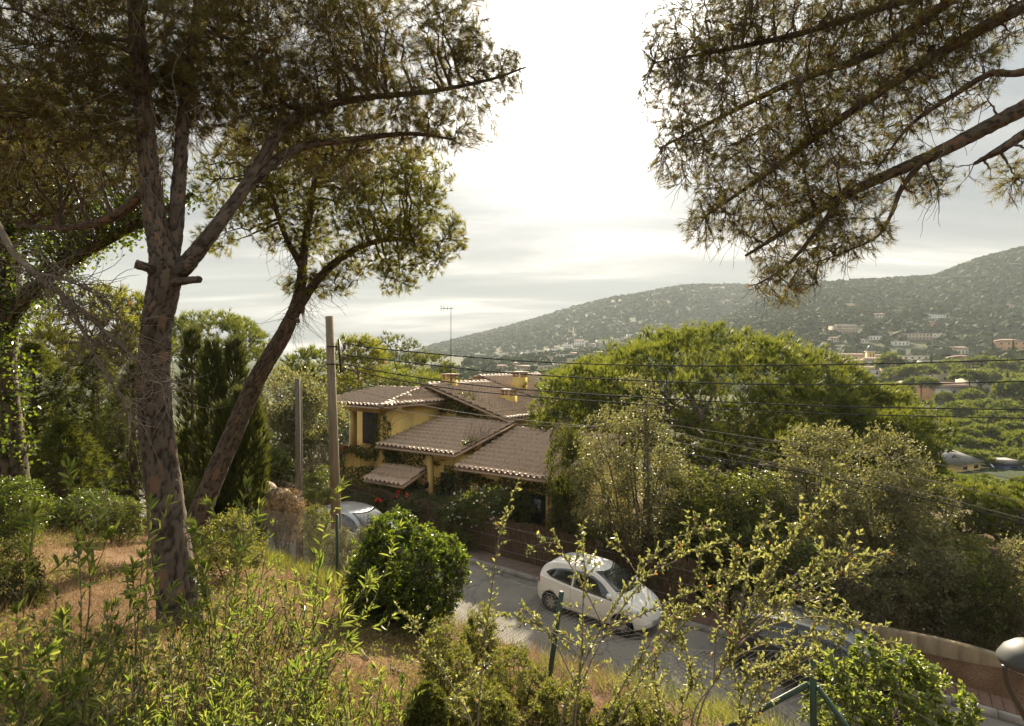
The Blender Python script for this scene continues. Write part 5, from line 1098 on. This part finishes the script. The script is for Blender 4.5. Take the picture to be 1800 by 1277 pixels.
# conifers and bushes in the shade at the left
def conifer(label, px, ytop, ybase, D, rx, n, mat='conifer', name='conifer', group=None, m=12, pr=.17, narrow=1.0, cat='conifer'):
    base = np.array(gb(px, D)); top = P(px, ytop, D); Hh = top[2]-base[2]; r = rx/1000*D
    t = thing(name, label, cat, base, 0, group); MB().tube([base, (base+top)/2, top], [.10, .06, .01], 8).build('trunk', M['bark'], t, local=False)
    h = rng.uniform(.06, 1, n)**(.8 if narrow > .5 else 1); prof = np.interp(h, [0, .12, .35, .75, 1], [.55, .9, 1, .55, .05] if narrow > .5 else [.6, .85, 1, .85, .35]); a = rng.uniform(0, 2*np.pi, n)
    rr = r*prof*np.sqrt(rng.uniform(.15, 1, n))*(1+.9*fbm(a*1.2, h*9, 3, int(px) % 50)); C = base+np.stack((rr*np.cos(a), rr*np.sin(a), h*Hh), -1)
    Dv = np.stack((np.cos(a), np.sin(a), np.full(n, .25 if narrow > .5 else 2.2)), -1)
    v, f, va = needles(C, unit(Dv), m, pr, pr*.09, .9 if narrow > .5 else .35); mesh_np('crown', v, f, M[mat], t, va)
    k = min(n, 160); S = np.stack((np.full(k, base[0]), np.full(k, base[1]), C[:k, 2]-.2), -1); pg = np.stack((S, (S+C[:k])/2, C[:k]), 1); v, f = tubes(pg, np.linspace(.012, .004, 3)[None], 4); mesh_np('branches', v, f, M['twig'], t)
    return t
for lab, px, yt, D, rx, n in (('dark young pine beside the ivy-covered tree', 60, 600, 11.5, 95, 1300), ('dark young pine left of the big trunk', 165, 620, 12.5, 95, 1300), ('young pine just behind the big trunk', 235, 640, 11.8, 60, 900), ('small dark pine at the left edge', -20, 640, 10.5, 80, 900), ('low young pine in the shade near the left bushes', 110, 740, 10.2, 75, 900)):
    conifer(lab, px, yt, 0, D, rx, n, 'conifer', 'young_pine', 'young pines in the shade at the left')
for lab, px, yt, D, rx, n in (('tall dark cypress right of the big trunk', 338, 585, 16, 24, 900), ('cypress standing between the two pine trunks', 372, 606, 15, 26, 1000), ('cypress crossed by the leaning pine trunk', 412, 600, 15.5, 28, 1000), ('stout cypress right of the leaning pine trunk', 432, 690, 13.5, 34, 1200), ('thin cypress beside the stout one', 395, 720, 13.0, 22, 700)):
    conifer(lab, px, yt, 0, D, rx, n, 'cypress', 'cypress', 'cypresses between the two pines', 11, .30, .3, 'cypress')
for lab, px, py, D, rx, ry, mt in (('dim glossy bush at the left edge behind the lance-leaved shoots', 25, 890, 7.5, 60, 55, 'gloss'), ('shaded bush at the foot of the young pines', 150, 900, 9.5, 75, 40, 'gloss'), ('shaded bush left of the big trunk', 215, 905, 9.0, 40, 35, 'broad'), ('pale small-leaved bush at the foot of the leaning pine', 405, 945, 7.6, 60, 55, 'heath'),
        ('dry brown shrub beside the round boulder', 500, 895, 13.0, 45, 40, 'straw'), ('dry twiggy shrub by the thin dark pole', 555, 930, 12.0, 30, 45, 'heath'), ('dark bush at the lower left edge', 10, 1030, 5.0, 65, 90, 'cypress'), ('pale bush on the bank below the silver car', 655, 948, 10.5, 42, 30, 'heath'), ('small bush at the foot of the tall wooden pole', 598, 962, 11.5, 34, 36, 'olive'),
        ('tall dim bush filling the wood left of the big trunk', 55, 790, 15, 75, 95, 'conifer'), ('tall dim bush in the wood between ivy tree and big trunk', 180, 800, 16, 75, 95, 'broad'), ('tall dim bush in the wood just right of the big trunk', 330, 820, 18, 60, 80, 'conifer'), ('leafy bush under the small door canopy', 700, 868, 25.4, 45, 24, 'ivy'), ('leafy bush below the lower right roof', 905, 885, 22.4, 45, 26, 'ivy'), ('leafy bush behind the boulder', 560, 845, 20, 40, 30, 'broad'), ('shaded bush deep in the garden between the pines', 320, 880, 12, 60, 45, 'conifer')):
    bush_copy(lab, px, py, D, rx, ry, mt)
# boulders
def boulder(label, c, r3, seed):
    bm = bmesh.new(); bmesh.ops.create_icosphere(bm, subdivisions=4, radius=1)
    co = np.array([v.co[:] for v in bm.verts]); d = 1+.35*fbm(co[:, 0]*1.1+seed, co[:, 1]*1.1+co[:, 2]*.9, 4, seed)+.05*fbm(co[:, 0]*5, co[:, 2]*5+co[:, 1]*3, 3, seed+3)
    for v, q in zip(bm.verts, d): v.co = Vector((v.co.x*q*r3[0], v.co.y*q*r3[1], max(-.4, v.co.z*q)*r3[2]))
    me = bpy.data.meshes.new('boulder'); bm.to_mesh(me); bm.free()
    for p in me.polygons: p.use_smooth = True
    o = link('boulder', me, M['rock']); o.location = c; return tag(o, label, 'boulder')
M['rock'] = noisy('sandstone', (.24, .18, .12), (.42, .34, .24), 2.2, .9, .7, 14)
q = P(487, 885, 16); boulder('large pale rounded boulder near the thin dark pole', (q[0], q[1], q[2]-.1), (.62, .6, .55), 3)
q = P(458, 868, 17); boulder('smaller pale boulder behind the large one', (q[0], q[1], q[2]), (.45, .45, .4), 8)
# ---------------------------------------------------------------- foreground plants
# round glossy bush before the road
shrub('glossy_bush', 'round dark glossy bush at the edge of the road bank', 'bush', gb(705, 7.0), [sp(705, 990, 7.0, 85, 75, .7), sp(655, 1040, 6.9, 60, 70, .5), sp(765, 1010, 7.0, 60, 80, .5), sp(710, 1080, 6.9, 90, 50, .6), sp(690, 930, 7.0, 45, 35, .4), sp(800, 985, 7.0, 30, 35, .3)], 1400, 13, .064, .030, 'gloss', 22, sr=.014, twr=.003, six=True, clus=.012, stem_mat='bark')
def shoots(label, stems, L=.085, Wd=.018, mat='shoot', name='lance_leaved_shrub', per=16, cat='shrub', side=3, group='lance-leaved shrubs in the dry grass'):
    """stems: list of point lists (world) from the ground up; leaves in spirals up the stem, denser at the tip"""
    t = thing(name, label, cat, stems[0][0], 0, group); mb = MB(); C = []; Dv = []
    for s in stems:
        s = np.asarray(s); n = 16; p = spline(s, n); Lg = np.linalg.norm(np.diff(p, axis=0), axis=1).sum(); mb.tube(p, [.0055, .0035, .0018], 4)
        subs = [(p, .22)]
        for k in range(side):
            i = rng.integers(4, 13); d = unit((p[i]-p[i-1])*.9/np.linalg.norm(p[i]-p[i-1])+rdir(1)[0]*.75); q = spline([p[i], p[i]+d*Lg*.12+np.array((0, 0, .01)), p[i]+d*Lg*.2+np.array((0, 0, .05))], 8); mb.tube(q, [.003, .0014], 4); subs.append((q, .1))
        for q, st in subs:
            m = int(per*(1 if len(q) > 10 else .55)); f = (st+(1-st)*rng.uniform(0, 1, m)**.6)*(len(q)-1); i0 = np.minimum(f.astype(int), len(q)-2); fr = (f-i0)[:, None]
            ax = unit(q[i0+1]-q[i0]); C.append(q[i0]*(1-fr)+q[i0+1]*fr); Dv.append(ax*rng.uniform(.35, 1.1, (m, 1))+rdir(m)*.75)
            k = 5; C.append(np.repeat(q[-1:], k, 0)); Dv.append(unit(q[-1:]-q[-2:-1])+rdir(k)*.4)
    kind(mb.build('stems', M['stem'], t, local=False), 'stuff')
    C = np.concatenate(C); Dv = np.concatenate(Dv); v, f, va = leaves(C, Dv, L, Wd, True, .22, .26, .7); mesh_np('leaves', v, f, M[mat], t, va)
    return t
def stem_to(px, py, D, bx=None, bend=.12):
    top = P(px, py, D); x = (bx if bx is not None else px); bp = P(x, py, D); bp[2] = gz(bp[0], bp[1]); m = (bp+top)/2+rng.normal(size=3)*bend*.5; return [bp, m, top]
shoots('tall lance-leaved shoot rising at the lower left before the shaded trees', [stem_to(118, 822, 2.9, 112), stem_to(60, 905, 2.8, 140), stem_to(140, 945, 2.9, 118)], .080, .017, per=22)
shoots('lance-leaved shrub crossing the foot of the big trunk', [stem_to(262, 885, 3.3, 240), stem_to(250, 980, 3.3, 230), stem_to(220, 1010, 3.3, 235)], .075, .015, per=18)
shoots('lance-leaved shrub right of the big trunk', [stem_to(372, 890, 3.6, 380), stem_to(335, 930, 3.5, 370), stem_to(420, 960, 3.7, 390), stem_to(360, 1000, 3.5, 360)], .09, .019, per=22)
shoots('lance-leaved shrub in front of the round glossy bush', [stem_to(590, 870, 4.2, 520), stem_to(620, 960, 4.2, 540), stem_to(560, 985, 4.1, 530), stem_to(700, 930, 4.3, 560), stem_to(650, 1010, 4.2, 560)], .085, .014, per=18)
shoots('thin leaning shoots before the bare soil patch', [stem_to(645, 1030, 3.0, 500), stem_to(560, 1000, 3.0, 490), stem_to(600, 1090, 3.0, 500)], .085, .016, per=16)
shoots('low lance-leaved shrub at the very lower left corner', [stem_to(30, 1080, 2.4, 60), stem_to(60, 1130, 2.4, 80), stem_to(10, 1150, 2.3, 20), stem_to(110, 1090, 2.5, 100)], .075, .016, per=24)
LOW = [(150, 1060, 2.9), (210, 1090, 3.2), (260, 1150, 2.8), (330, 1140, 3.0), (410, 1030, 3.9), (450, 1080, 3.6), (480, 1010, 4.4), (520, 1060, 4.0), (380, 1180, 2.9), (460, 1170, 3.1), (540, 1150, 3.3), (580, 1190, 3.0), (180, 1190, 2.6), (100, 1200, 2.5), (300, 1220, 2.6), (480, 1230, 2.8), (610, 1230, 2.9), (240, 1240, 2.5), (390, 1240, 2.6), (560, 1250, 2.7), (440, 960, 5.0), (20, 1230, 2.4), (330, 1040, 3.6), (660, 1190, 3.4)]
WORDS = ['beside the big trunk foot', 'in the straw', 'near the frame bottom', 'among dry stalks']
for k, (px, py, D) in enumerate(sorted(LOW)):
    g = P(px, py, D); S = []
    for q in range(10): S.append(stem_to(px+rng.normal()*50, py+rng.normal()*32+22, D+rng.normal()*.15, px+rng.normal()*30, .06))
    shoots(f'low lance-leaved shrub in the dry grass, {ORD[k]} from the left edge', S, .058 if k % 3 else .045, .0105 if k % 3 else .013, 'shoot' if k % 3 else 'olive', per=16, side=1)
# heath-like fine bushes at the bottom centre
for lab, px, py, D, rx, ry, mt in (('fine-leaved green heath bush below the round glossy bush', 780, 1150, 4.6, 55, 80, 'heath'), ('yellow-green heath bush left of the leaning fence post', 905, 1190, 4.4, 75, 65, 'heath'), ('heath bush at the bottom centre edge', 840, 1240, 3.8, 80, 50, 'heath'), ('pale heath bush below the leaning fence post', 985, 1240, 4.0, 70, 50, 'heath'), ('small heath bush in the dry soil', 750, 1240, 3.6, 40, 45, 'conifer'), ('sprawling heath bush by the fence mesh', 1120, 1260, 3.9, 80, 35, 'heath'), ('wispy green bush beside the wire fence', 845, 1110, 5.4, 40, 60, 'heath')):
    shrub('heath_bush', lab, 'bush', gb(px, D), [sp(px, py, D, rx*.8, ry*.9), sp(px-rx*.5, py+ry*.4, D, rx*.5, ry*.7), sp(px+rx*.5, py+ry*.4, D, rx*.5, ry*.7)], 430, 19, .030, .0085, mt, 22, sr=.006, twr=.0022, gap=.25, clus=.004, stem_mat='stem', shell=.1, m1='stems', m2='leaves')
# glossy bush with broad leaves at the lower right
shrub('broadleaf_bush', 'bright broad-leaved bush below the braced fence post at the lower right', 'bush', gb(1540, 5.0), [sp(1560, 1220, 5.0, 90, 55, .45), sp(1470, 1240, 4.9, 60, 55, .4), sp(1640, 1230, 5.0, 60, 60, .4), sp(1530, 1160, 5.0, 40, 35, .25), sp(1600, 1165, 5.0, 40, 30, .25), sp(1560, 1280, 4.9, 150, 40, .5), sp(1470, 1190, 4.95, 30, 40, .2)], 620, 15, .056, .026, 'shoot', 26, six=True, sr=.008, twr=.0028, clus=.004, stem_mat='stem', m1='stems', m2='leaves')
# arching spiny shrubs with small leaves before the cars
def arching(label, lines, D, dens=1.0, tw=26, L=.030, Wd=.015):
    b0 = np.array(lines[0][0]); bp = P(b0[0], b0[1], D); bp = np.array((bp[0], bp[1], gz(bp[0], bp[1])))
    t = thing('arching_shrub', label, 'shrub', bp, 0, 'arching small-leaved shrubs before the road'); mb = MB(); C = []; Dv = []
    for ln in lines:
        pts = [P(q[0], q[1], D+(q[2] if len(q) > 2 else 0)) for q in ln]
        if ln[0][1] > 1240: pts = [bp+rng.normal(size=3)*np.array((.03, .03, 0))]+pts
        n = 40; p = spline(pts, n); Lg = np.linalg.norm(np.diff(p, axis=0), axis=1).sum(); r0 = .0028+.0026*min(1, Lg/1.2); mb.tube(p, [r0, r0*.7, r0*.3], 5)
        ns = int(tw*dens*min(1.4, Lg)); i = rng.integers(8, n-1, ns); d = unit(unit(p[i]-p[i-1])*.9+rdir(ns)*.8+np.array((0, 0, .25))); Ls = rng.uniform(.05, .24, ns)*(1.1-i/n*.6)
        s = curly(p[i], d, Ls, 6, .25, -.1); mb.add(*tubes(s, np.linspace(.0022, .0008, 6)[None], 3))
        for q, st in [(p, .25)]:
            m = int(75*dens*Lg); f = (st+(1-st)*rng.uniform(0, 1, m))*(n-1); i0 = np.minimum(f.astype(int), n-2); fr = (f-i0)[:, None]; C.append(q[i0]*(1-fr)+q[i0+1]*fr); Dv.append(unit(q[i0+1]-q[i0])*.6+rdir(m)*.8+np.array((0, 0, .35)))
        m = 11; f = rng.uniform(.15, 1, (ns, m))*5; i0 = np.minimum(f.astype(int), 4); fr = (f-i0)[..., None]; a = np.arange(ns)[:, None]
        C.append((s[a, i0]*(1-fr)+s[a, i0+1]*fr).reshape(-1, 3)); Dv.append((unit(s[a, i0+1]-s[a, i0])*.6+rng.normal(size=(ns, m, 3))*.5+np.array((0, 0, .35))).reshape(-1, 3))
    kind(mb.build('stems', M['twig_grey'], t, local=False), 'stuff'); C = np.concatenate(C); Dv = np.concatenate(Dv)
    v, f, va = leaves(C, Dv, L, Wd, False, .2, .2, .6); mesh_np('leaves', v, f, M['spiny'], t, np.where(va < .012, 0, .14+.86*va)); return t
arching('large arching shrub with small pale leaves reaching over the dark grey car', [
    [(1215, 1277), (1260, 1195), (1300, 1120), (1360, 1010), (1420, 910), (1475, 815), (1540, 765)], [(1225, 1277), (1285, 1150), (1330, 1050), (1380, 960), (1440, 895), (1480, 868)],
    [(1290, 1140), (1350, 1075), (1420, 1015), (1490, 980), (1560, 972)], [(1300, 1125), (1370, 1070), (1440, 1030), (1480, 1005), (1520, 1000)], [(1270, 1165), (1330, 1110), (1420, 1085), (1490, 1095), (1560, 1128)],
    [(1280, 1160), (1350, 1130), (1420, 1120), (1480, 1125)], [(1300, 1110), (1310, 1020), (1330, 950), (1352, 905)], [(1255, 1200), (1260, 1110), (1280, 1030), (1300, 970)], [(1330, 1050), (1400, 1010), (1450, 985)], [(1320, 1090), (1380, 1060), (1470, 1050)],
    [(1265, 1180), (1300, 1090), (1340, 1020), (1365, 980)], [(1290, 1130), (1250, 1060), (1230, 1000), (1235, 960)]], 2.75, .95)
arching('spreading arching shrub in front of the white hatchback', [
    [(985, 1277), (1020, 1180), (1070, 1080), (1130, 1000), (1190, 945), (1260, 925)], [(1000, 1277), (1045, 1150), (1100, 1060), (1150, 1000), (1210, 950), (1225, 905)], [(1010, 1277), (1022, 1150), (1025, 1060), (1028, 1000), (1020, 925)],
    [(1085, 1277), (1130, 1190), (1190, 1110), (1240, 1060), (1310, 1000)], [(1060, 1277), (1110, 1180), (1180, 1085), (1240, 1060)], [(1060, 1100), (1030, 1040), (1000, 990), (975, 955), (925, 962)], [(1010, 1200), (975, 1130), (940, 1090), (915, 1058)],
    [(1030, 1150), (985, 1120), (930, 1090), (885, 1082)], [(1050, 1130), (1100, 1095), (1170, 1060), (1220, 1040)], [(1120, 1010), (1100, 980), (1080, 960)], [(1150, 1000), (1190, 985), (1230, 960), (1275, 955)], [(1100, 1180), (1150, 1150), (1210, 1130)]], 3.0, .6)
arching('slender upright twig shrub in front of the reed fence', [[(840, 1277), (850, 1150), (865, 1030), (880, 930), (912, 842)], [(872, 985), (880, 960), (895, 950)], [(868, 1010), (885, 1000)]], 3.1, .45)
arching('leaning twig shrub over the bare soil patch', [[(830, 1277), (790, 1200), (760, 1150), (735, 1110), (705, 1075)], [(760, 1150), (740, 1165), (715, 1160)], [(800, 1220), (830, 1190), (845, 1165)]], 3.2, .7)
arching('low tangled twigs beside the braced fence post', [[(1310, 1277), (1340, 1200), (1390, 1160), (1440, 1150)], [(1320, 1277), (1380, 1190), (1420, 1185)], [(1300, 1277), (1310, 1200), (1350, 1170), (1400, 1175)]], 3.2, 1.0)
arching('arching twigs rising from the bottom edge below the dark car', [[(1165, 1277), (1150, 1180), (1165, 1110), (1200, 1075)], [(1190, 1277), (1215, 1200), (1200, 1120)]], 3.1, .8)

# low green weeds between the shrubs
n = 5600; D = 2.4+7*rng.uniform(0, 1, n)**1.3; px = rng.uniform(-60, 900, n); X = (px-900)/1000*D; u, v_ = uv(X, D); ok = (u < 5.6) & (vnoise(X*1.2+9, D*1.2+4, 7) > .42); X, Y = X[ok], D[ok]
C = np.repeat(np.stack((X, Y, hgt(X, Y)), -1), 9, 0); n = len(C); C = C+rng.normal(size=(n, 3))*np.array((.05, .05, 0))+np.array((0, 0, 1))*np.abs(rng.normal(0, .05, n))[:, None]; Dv = rdir(n); Dv[:, 2] = np.abs(Dv[:, 2])+.35
v, f, va = leaves(C, Dv, .036, .012); kind(mesh_np('weeds', v, f, M['heath'], None, va), 'stuff', 'low green weeds scattered over the garden soil')
# ---------------------------------------------------------------- dry grass, straw and fallen needles
n = 100000; D = 2.2+9*rng.uniform(0, 1, n)**1.6; px = rng.uniform(-80, 1150, n); X = (px-900)/1000*D; u, v_ = uv(X, D); ok = (u < 6.2) & (vnoise(X*1.7+50, D*1.7, 4) > .30-.25*(u < 3)); X, Y = X[ok], D[ok]
C = np.stack((X, Y, hgt(X, Y)), -1); n = len(C); flat = rng.uniform(0, 1, n) < .5
Dv = rdir(n); Dv[:, 2] = np.where(flat, .12, np.abs(Dv[:, 2])+.6); l = np.where(flat, rng.uniform(.05, .13, n), rng.uniform(.06, .24, n))[:, None]; d = unit(Dv); s = unit(np.cross(d, rdir(n)))*.0026
V = np.stack((C-s, C+s, C+d*l+np.array((0, 0, .006))), 1).reshape(-1, 3)
kind(mesh_np('dry_grass', V, np.arange(len(V)).reshape(-1, 3), M['straw'], None, np.repeat(rng.uniform(0, 1, n), 3)), 'stuff', 'dry grass, straw and fallen needles on the garden soil')
n = 22000; vv = rng.uniform(-14, 8, n); uu = 5.0+5.9*rng.uniform(0, 1, n); X = vv*CA+uu*SA; Y = -vv*SA+uu*CA; ok = vnoise(X*.9+50, Y*.9+20, 4) > .35; X, Y = X[ok], Y[ok]; n = len(X); C = np.stack((X, Y, hgt(X, Y)), -1)
Dv = rdir(n); Dv[:, 2] = np.abs(Dv[:, 2])+.8; v, f, va = needles(C, unit(Dv), 3, .32, .010, .5); kind(mesh_np('bank_grass', v, f, M['heath'], None, va), 'stuff', 'rough green grass on the road bank')
for k, (px, py, D, a) in enumerate(((880, 1150, 4.9, 30), (640, 1152, 5.3, 120), (700, 1158, 5.0, 150))):
    q = P(px, py, D); z = gz(q[0], q[1]); o = MB().tube([(-.09, 0, 0), (.09, 0, .01)], [.018, .013], 7).build('fallen_stick', M['twig_grey']); o.location = (q[0], q[1], z+.02); o.rotation_euler = (0, 0, R(a))
    tag(o, ('short pale stick lying by the wire fence', 'short broken stick on the bare soil left of its pair', 'short broken stick on the bare soil right of its pair')[k], 'stick')
# ---------------------------------------------------------------- trees of the valley, the wooded slopes and the haze
def var_tree(kind_, seed):
    """unit crown meshes shared by the valley trees: 'umb' dome, 'round' ball, 'cone' cypress"""
    global rng
    if kind_ == 'umb':
        n = 330; a = rng.uniform(0, 2*np.pi, n); z = rng.uniform(-.25, 1, n); r = np.sqrt(np.maximum(0, 1-np.clip(z, 0, 1)**2)); d = np.stack((r*np.cos(a), r*np.sin(a), z*.42), -1); lum = 1+.4*fbm(d[:, 0]*2.5+seed*3, d[:, 1]*2.5, 3, seed); own = rng.integers(0, 45, n); o_ = rdir(n); o_[:, 2] = np.abs(o_[:, 2]); C = (d*lum[:, None])[own]*.92+o_*.17; nr = unit(o_+np.array((0, 0, .3))); C[:, 2] += .62
    elif kind_ == 'round':
        n = 330; d = rdir(n); d[:, 2] = np.abs(d[:, 2])*.9-.2; lum = 1+.5*fbm(d[:, 0]*2.5+seed*3, d[:, 1]*2.5+d[:, 2], 3, seed); own = rng.integers(0, 45, n); o_ = rdir(n); C = (d*lum[:, None]*.9*np.array((1, 1, .85)))[own]*.9+o_*.2; nr = unit(o_+d[own]); C[:, 2] += .75
    else:
        n = 220; h = rng.uniform(0, 1, n); a = rng.uniform(0, 2*np.pi, n); r = .2*np.interp(h, [0, .3, 1], [.8, 1, .03]); C = np.stack((r*np.cos(a), r*np.sin(a), h*2.3), -1); nr = np.stack((np.cos(a)*.5, np.sin(a)*.5, np.full(n, 1.)), -1)
    v, f, va = needles(C, unit(nr), 10, .26 if kind_ != 'cone' else .2, .075 if kind_ != 'cone' else .05, .9)
    me_o = mesh_np('crown', v, f, M['valley'] if kind_ != 'cone' else M['cypress'], None, va)
    mb = MB(); mb.tube([(0, 0, -.6), (.02, .01, .3), (0, 0, .7)], [.05, .04, .02], 6)
    if kind_ == 'umb':
        for k in range(6): a = k*1.05; mb.tube([(0, 0, .25), (.25*math.cos(a), .25*math.sin(a), .5), (.6*math.cos(a), .6*math.sin(a), .72)], [.025, .018, .008], 5)
    tr = mb.build('trunk', M['bark'])
    me, mt = me_o.data, tr.data; bpy.data.objects.remove(me_o); bpy.data.objects.remove(tr); return me, mt
UMB = [var_tree('umb', k) for k in range(4)]; RND = [var_tree('round', k+9) for k in range(3)]; CON = [var_tree('cone', 5)]
def far_tree(label, px, py, D, r, kd, group):
    """px, py: middle of the crown as seen; r: crown radius in metres at distance D; the trunk goes down to the ground"""
    c = P(px, py, D); g = gz(c[0], c[1]); me, mt = (UMB if kd == 'umb' else RND if kd == 'round' else CON)[rng.integers(0, 9) % (4 if kd == 'umb' else 3 if kd == 'round' else 1)]
    zc = c[2]-.75*r; z0 = min(zc, g)
    t = thing({'umb': 'umbrella_pine', 'round': 'leafy_tree', 'cone': 'cypress'}[kd], label, {'umb': 'pine tree', 'round': 'tree', 'cone': 'cypress'}[kd], (c[0], c[1], z0), rng.uniform(0, 6.28), group)
    o = bpy.data.objects.new('crown', me); COL.objects.link(o); o.parent = t; o.scale = (r, r, r*rng.uniform(.85, 1.1)); o.location = (0, 0, zc-z0)
    o = bpy.data.objects.new('trunk', mt); COL.objects.link(o); o.parent = t; o.scale = (r, r, r); o.location = (0, 0, zc-z0)
    if zc-z0 > .5*r: o.scale = (r, r, (zc-z0)/.6*1.05+r*.2); o.location = (0, 0, zc-z0)
NAMED = [(1619, 676, 176, 4.4, 'umb', 'umbrella pine standing over the orange house'), (1704, 662, 172, 4.2, 'umb', 'wide umbrella pine left of the tall pale house'), (1700, 648, 215, 4.0, 'umb', 'umbrella pine above the cream villa'), (1560, 690, 165, 4.6, 'umb', 'umbrella pine left of the orange house'),
    (1760, 645, 205, 4.4, 'round', 'leafy tree above the tall pale house'), (1771, 668, 170, 1.6, 'cone', 'slim bright poplar right of the tall pale house'), (1637, 640, 230, 1.9, 'cone', 'dark slim cypress above the villa'), (1745, 610, 250, 1.9, 'cone', 'slim cypress left of the orange villa'), (1781, 608, 250, 1.9, 'cone', 'slim cypress before the orange villa'),
    (1718, 690, 168, 2.6, 'round', 'leafy tree between the white cottage and the tall pale house'), (1660, 702, 160, 2.6, 'round', 'dark leafy tree before the white cottage'), (1522, 668, 200, 3.4, 'round', 'dark tree below the church tower'), (1480, 655, 300, 3.2, 'round', 'leafy tree left of the church tower'), (1780, 690, 150, 4.2, 'round', 'leafy tree at the right edge beside the tall pale house')]
for px, py, D, r, kd, lab in NAMED: far_tree(lab, px, py, D, r, kd, 'trees of the valley')
k = 0; spots = []
for px, py, D in [(x, y, d) for x, y, d in zip(rng.uniform(1480, 1990, 900), rng.uniform(640, 812, 900), np.zeros(900))]:
    if py < 722 and px < 1560: continue
    D = np.interp(py, [640, 680, 700, 720, 760, 812], [230, 185, 165, 135, 100, 72])*rng.uniform(.95, 1.05); r = D*rng.uniform(.020, .034)
    if any(abs(px-a) < 24 and abs(py-b) < 13 for a, b in spots) or any(abs(px-a) < 34 and -8 < py-b < 34 for a, b in ((1740, 828), (1607, 692), (1667, 690), (1748, 680), (1675, 663), (1635, 664), (1700, 815), (1675, 815), (1781, 822))): continue
    spots.append((px, py)); far_tree('umbrella pine in the green valley below the town', px, py, D, r, 'umb' if rng.uniform() < .62 else 'round', 'unnamed trees filling the valley')
    k += 1
for px in range(1640, 1860, 22):
    far_tree('x', px+rng.uniform(-6, 6), rng.uniform(846, 862), rng.uniform(48, 56), rng.uniform(1.3, 1.8), 'umb' if px % 3 else 'round', 'unnamed trees filling the valley')
LAND = {'orange house': (1607, 692), 'white cottage': (1667, 690), 'tall pale house': (1748, 680), 'cream villa': (1675, 662), 'orange villa': (1782, 610), 'grey hipped roof': (1700, 815), 'low flat-roofed building': (1635, 662)}
cnt = {}; tr_ = [o for o in bpy.data.objects if o.get('group') == 'unnamed trees filling the valley']
def seen(o): d = o.location.y; return 900+1000*o.location.x/d, 638-1000*(o.location.z+4-EYE)/d
lst = []
for o in tr_:
    x, y = seen(o); nm = min(LAND, key=lambda k: (LAND[k][0]-x)**2+(LAND[k][1]-y)**2); dx, dy = x-LAND[nm][0], y-LAND[nm][1]
    side = ('right of' if dx > 0 else 'left of') if abs(dx) > abs(dy)*1.3 else ('below' if dy > 0 else 'above'); lst.append((dx*dx+dy*dy, nm, side, o))
for d, nm, side, o in sorted(lst, key=lambda q: q[0]):
    kd = 'umbrella pine' if o.name.startswith('umbrella') else 'round leafy tree'; k = (nm, side, kd); cnt[k] = cnt.get(k, 0)+1
    o['label'] = f'{kd} {side} the {nm}, {"" if cnt[k] == 1 else ORD[cnt[k]-1]+" "}nearest to it'; o['group'] = 'trees filling the valley'
# woods on the slopes: nobody could count these crowns
pts = []
for (n, d0, d1, x0, x1, r) in ((1500, 105, 230, 560, 1150, 2.6), (2600, 230, 420, 760, 2050, 3.4), (5600, 420, 830, 820, 2150, 4.6), (4200, 830, 1120, 1180, 2150, 5.5), (5200, 900, 1740, 620, 1480, 6.5)):
    D = np.sqrt(rng.uniform(d0**2, d1**2, n)); px = rng.uniform(x0, x1, n); pts.append(np.stack(((px-900)/1000*D, D, r*rng.uniform(.7, 1.25, n)), -1))
q = np.concatenate(pts); hx = np.array([(a, b_, w) for a, b_, w in HOUSES]); keep = np.ones(len(q), bool)
for a, b_, w in hx:
    el = np.abs(q[:, 0]/q[:, 1]-a/b_)*b_; keep &= ~((el < w*.6) & (q[:, 1] > b_-20*(b_/400)) & (q[:, 1] < b_+12))
town = (np.abs(q[:, 0]/q[:, 1]*1000+900-1520) < 110) & (q[:, 1] > 300) & (q[:, 1] < 470) & (rng.uniform(0, 1, len(q)) < .6)
q = q[keep & ~town]; z = hgt(q[:, 0], q[:, 1]); n = len(q); m = 7
d = rng.normal(size=(n, m, 3)); d = unit(d); d[..., 2] = np.abs(d[..., 2])*.75; c = np.stack((q[:, 0], q[:, 1], z+q[:, 2]*.35), -1)[:, None]+d*q[:, 2][:, None, None]*rng.uniform(.65, 1.0, (n, m, 1))
nrm = unit(d+rng.normal(size=d.shape)*.16+np.array((0, 0, .25))); A = unit(np.cross(nrm, rng.normal(size=d.shape))); B = np.cross(nrm, A); s = q[:, 2][:, None, None]*rng.uniform(.50, .85, (n, m, 1))
V = np.stack((c+A*s, c+B*s*.8, c-A*s, c-B*s*.8), 2).reshape(-1, 3); F = np.arange(len(V)).reshape(-1, 4)
va = np.repeat(np.clip(rng.uniform(0, 1, (n, 1))*.45+rng.uniform(.1, .35, (n, m)), 0, 1).reshape(-1), 4)
kind(mesh_np('forest', V, F, M['forest'], None, va), 'stuff', 'far-off pine woods covering the slopes behind the town')
# air
hz = MB().box(-2350, 2350, -2350, 2350, -40, 330).build('haze'); kind(hz, 'stuff', 'warm thin haze in the valley air')
hm = bpy.data.materials.new('haze'); nt, nd, lk = nodes(hm); nd.remove(nd['Principled BSDF']); pvn = N(nt, 'ShaderNodeVolumePrincipled')
pvn.inputs['Color'].default_value = (.76, .83, .88, 1); pvn.inputs['Density'].default_value = .00019; pvn.inputs['Anisotropy'].default_value = .0
lk.new(pvn.outputs[0], nd['Material Output'].inputs['Volume']); hz.data.materials.append(hm)
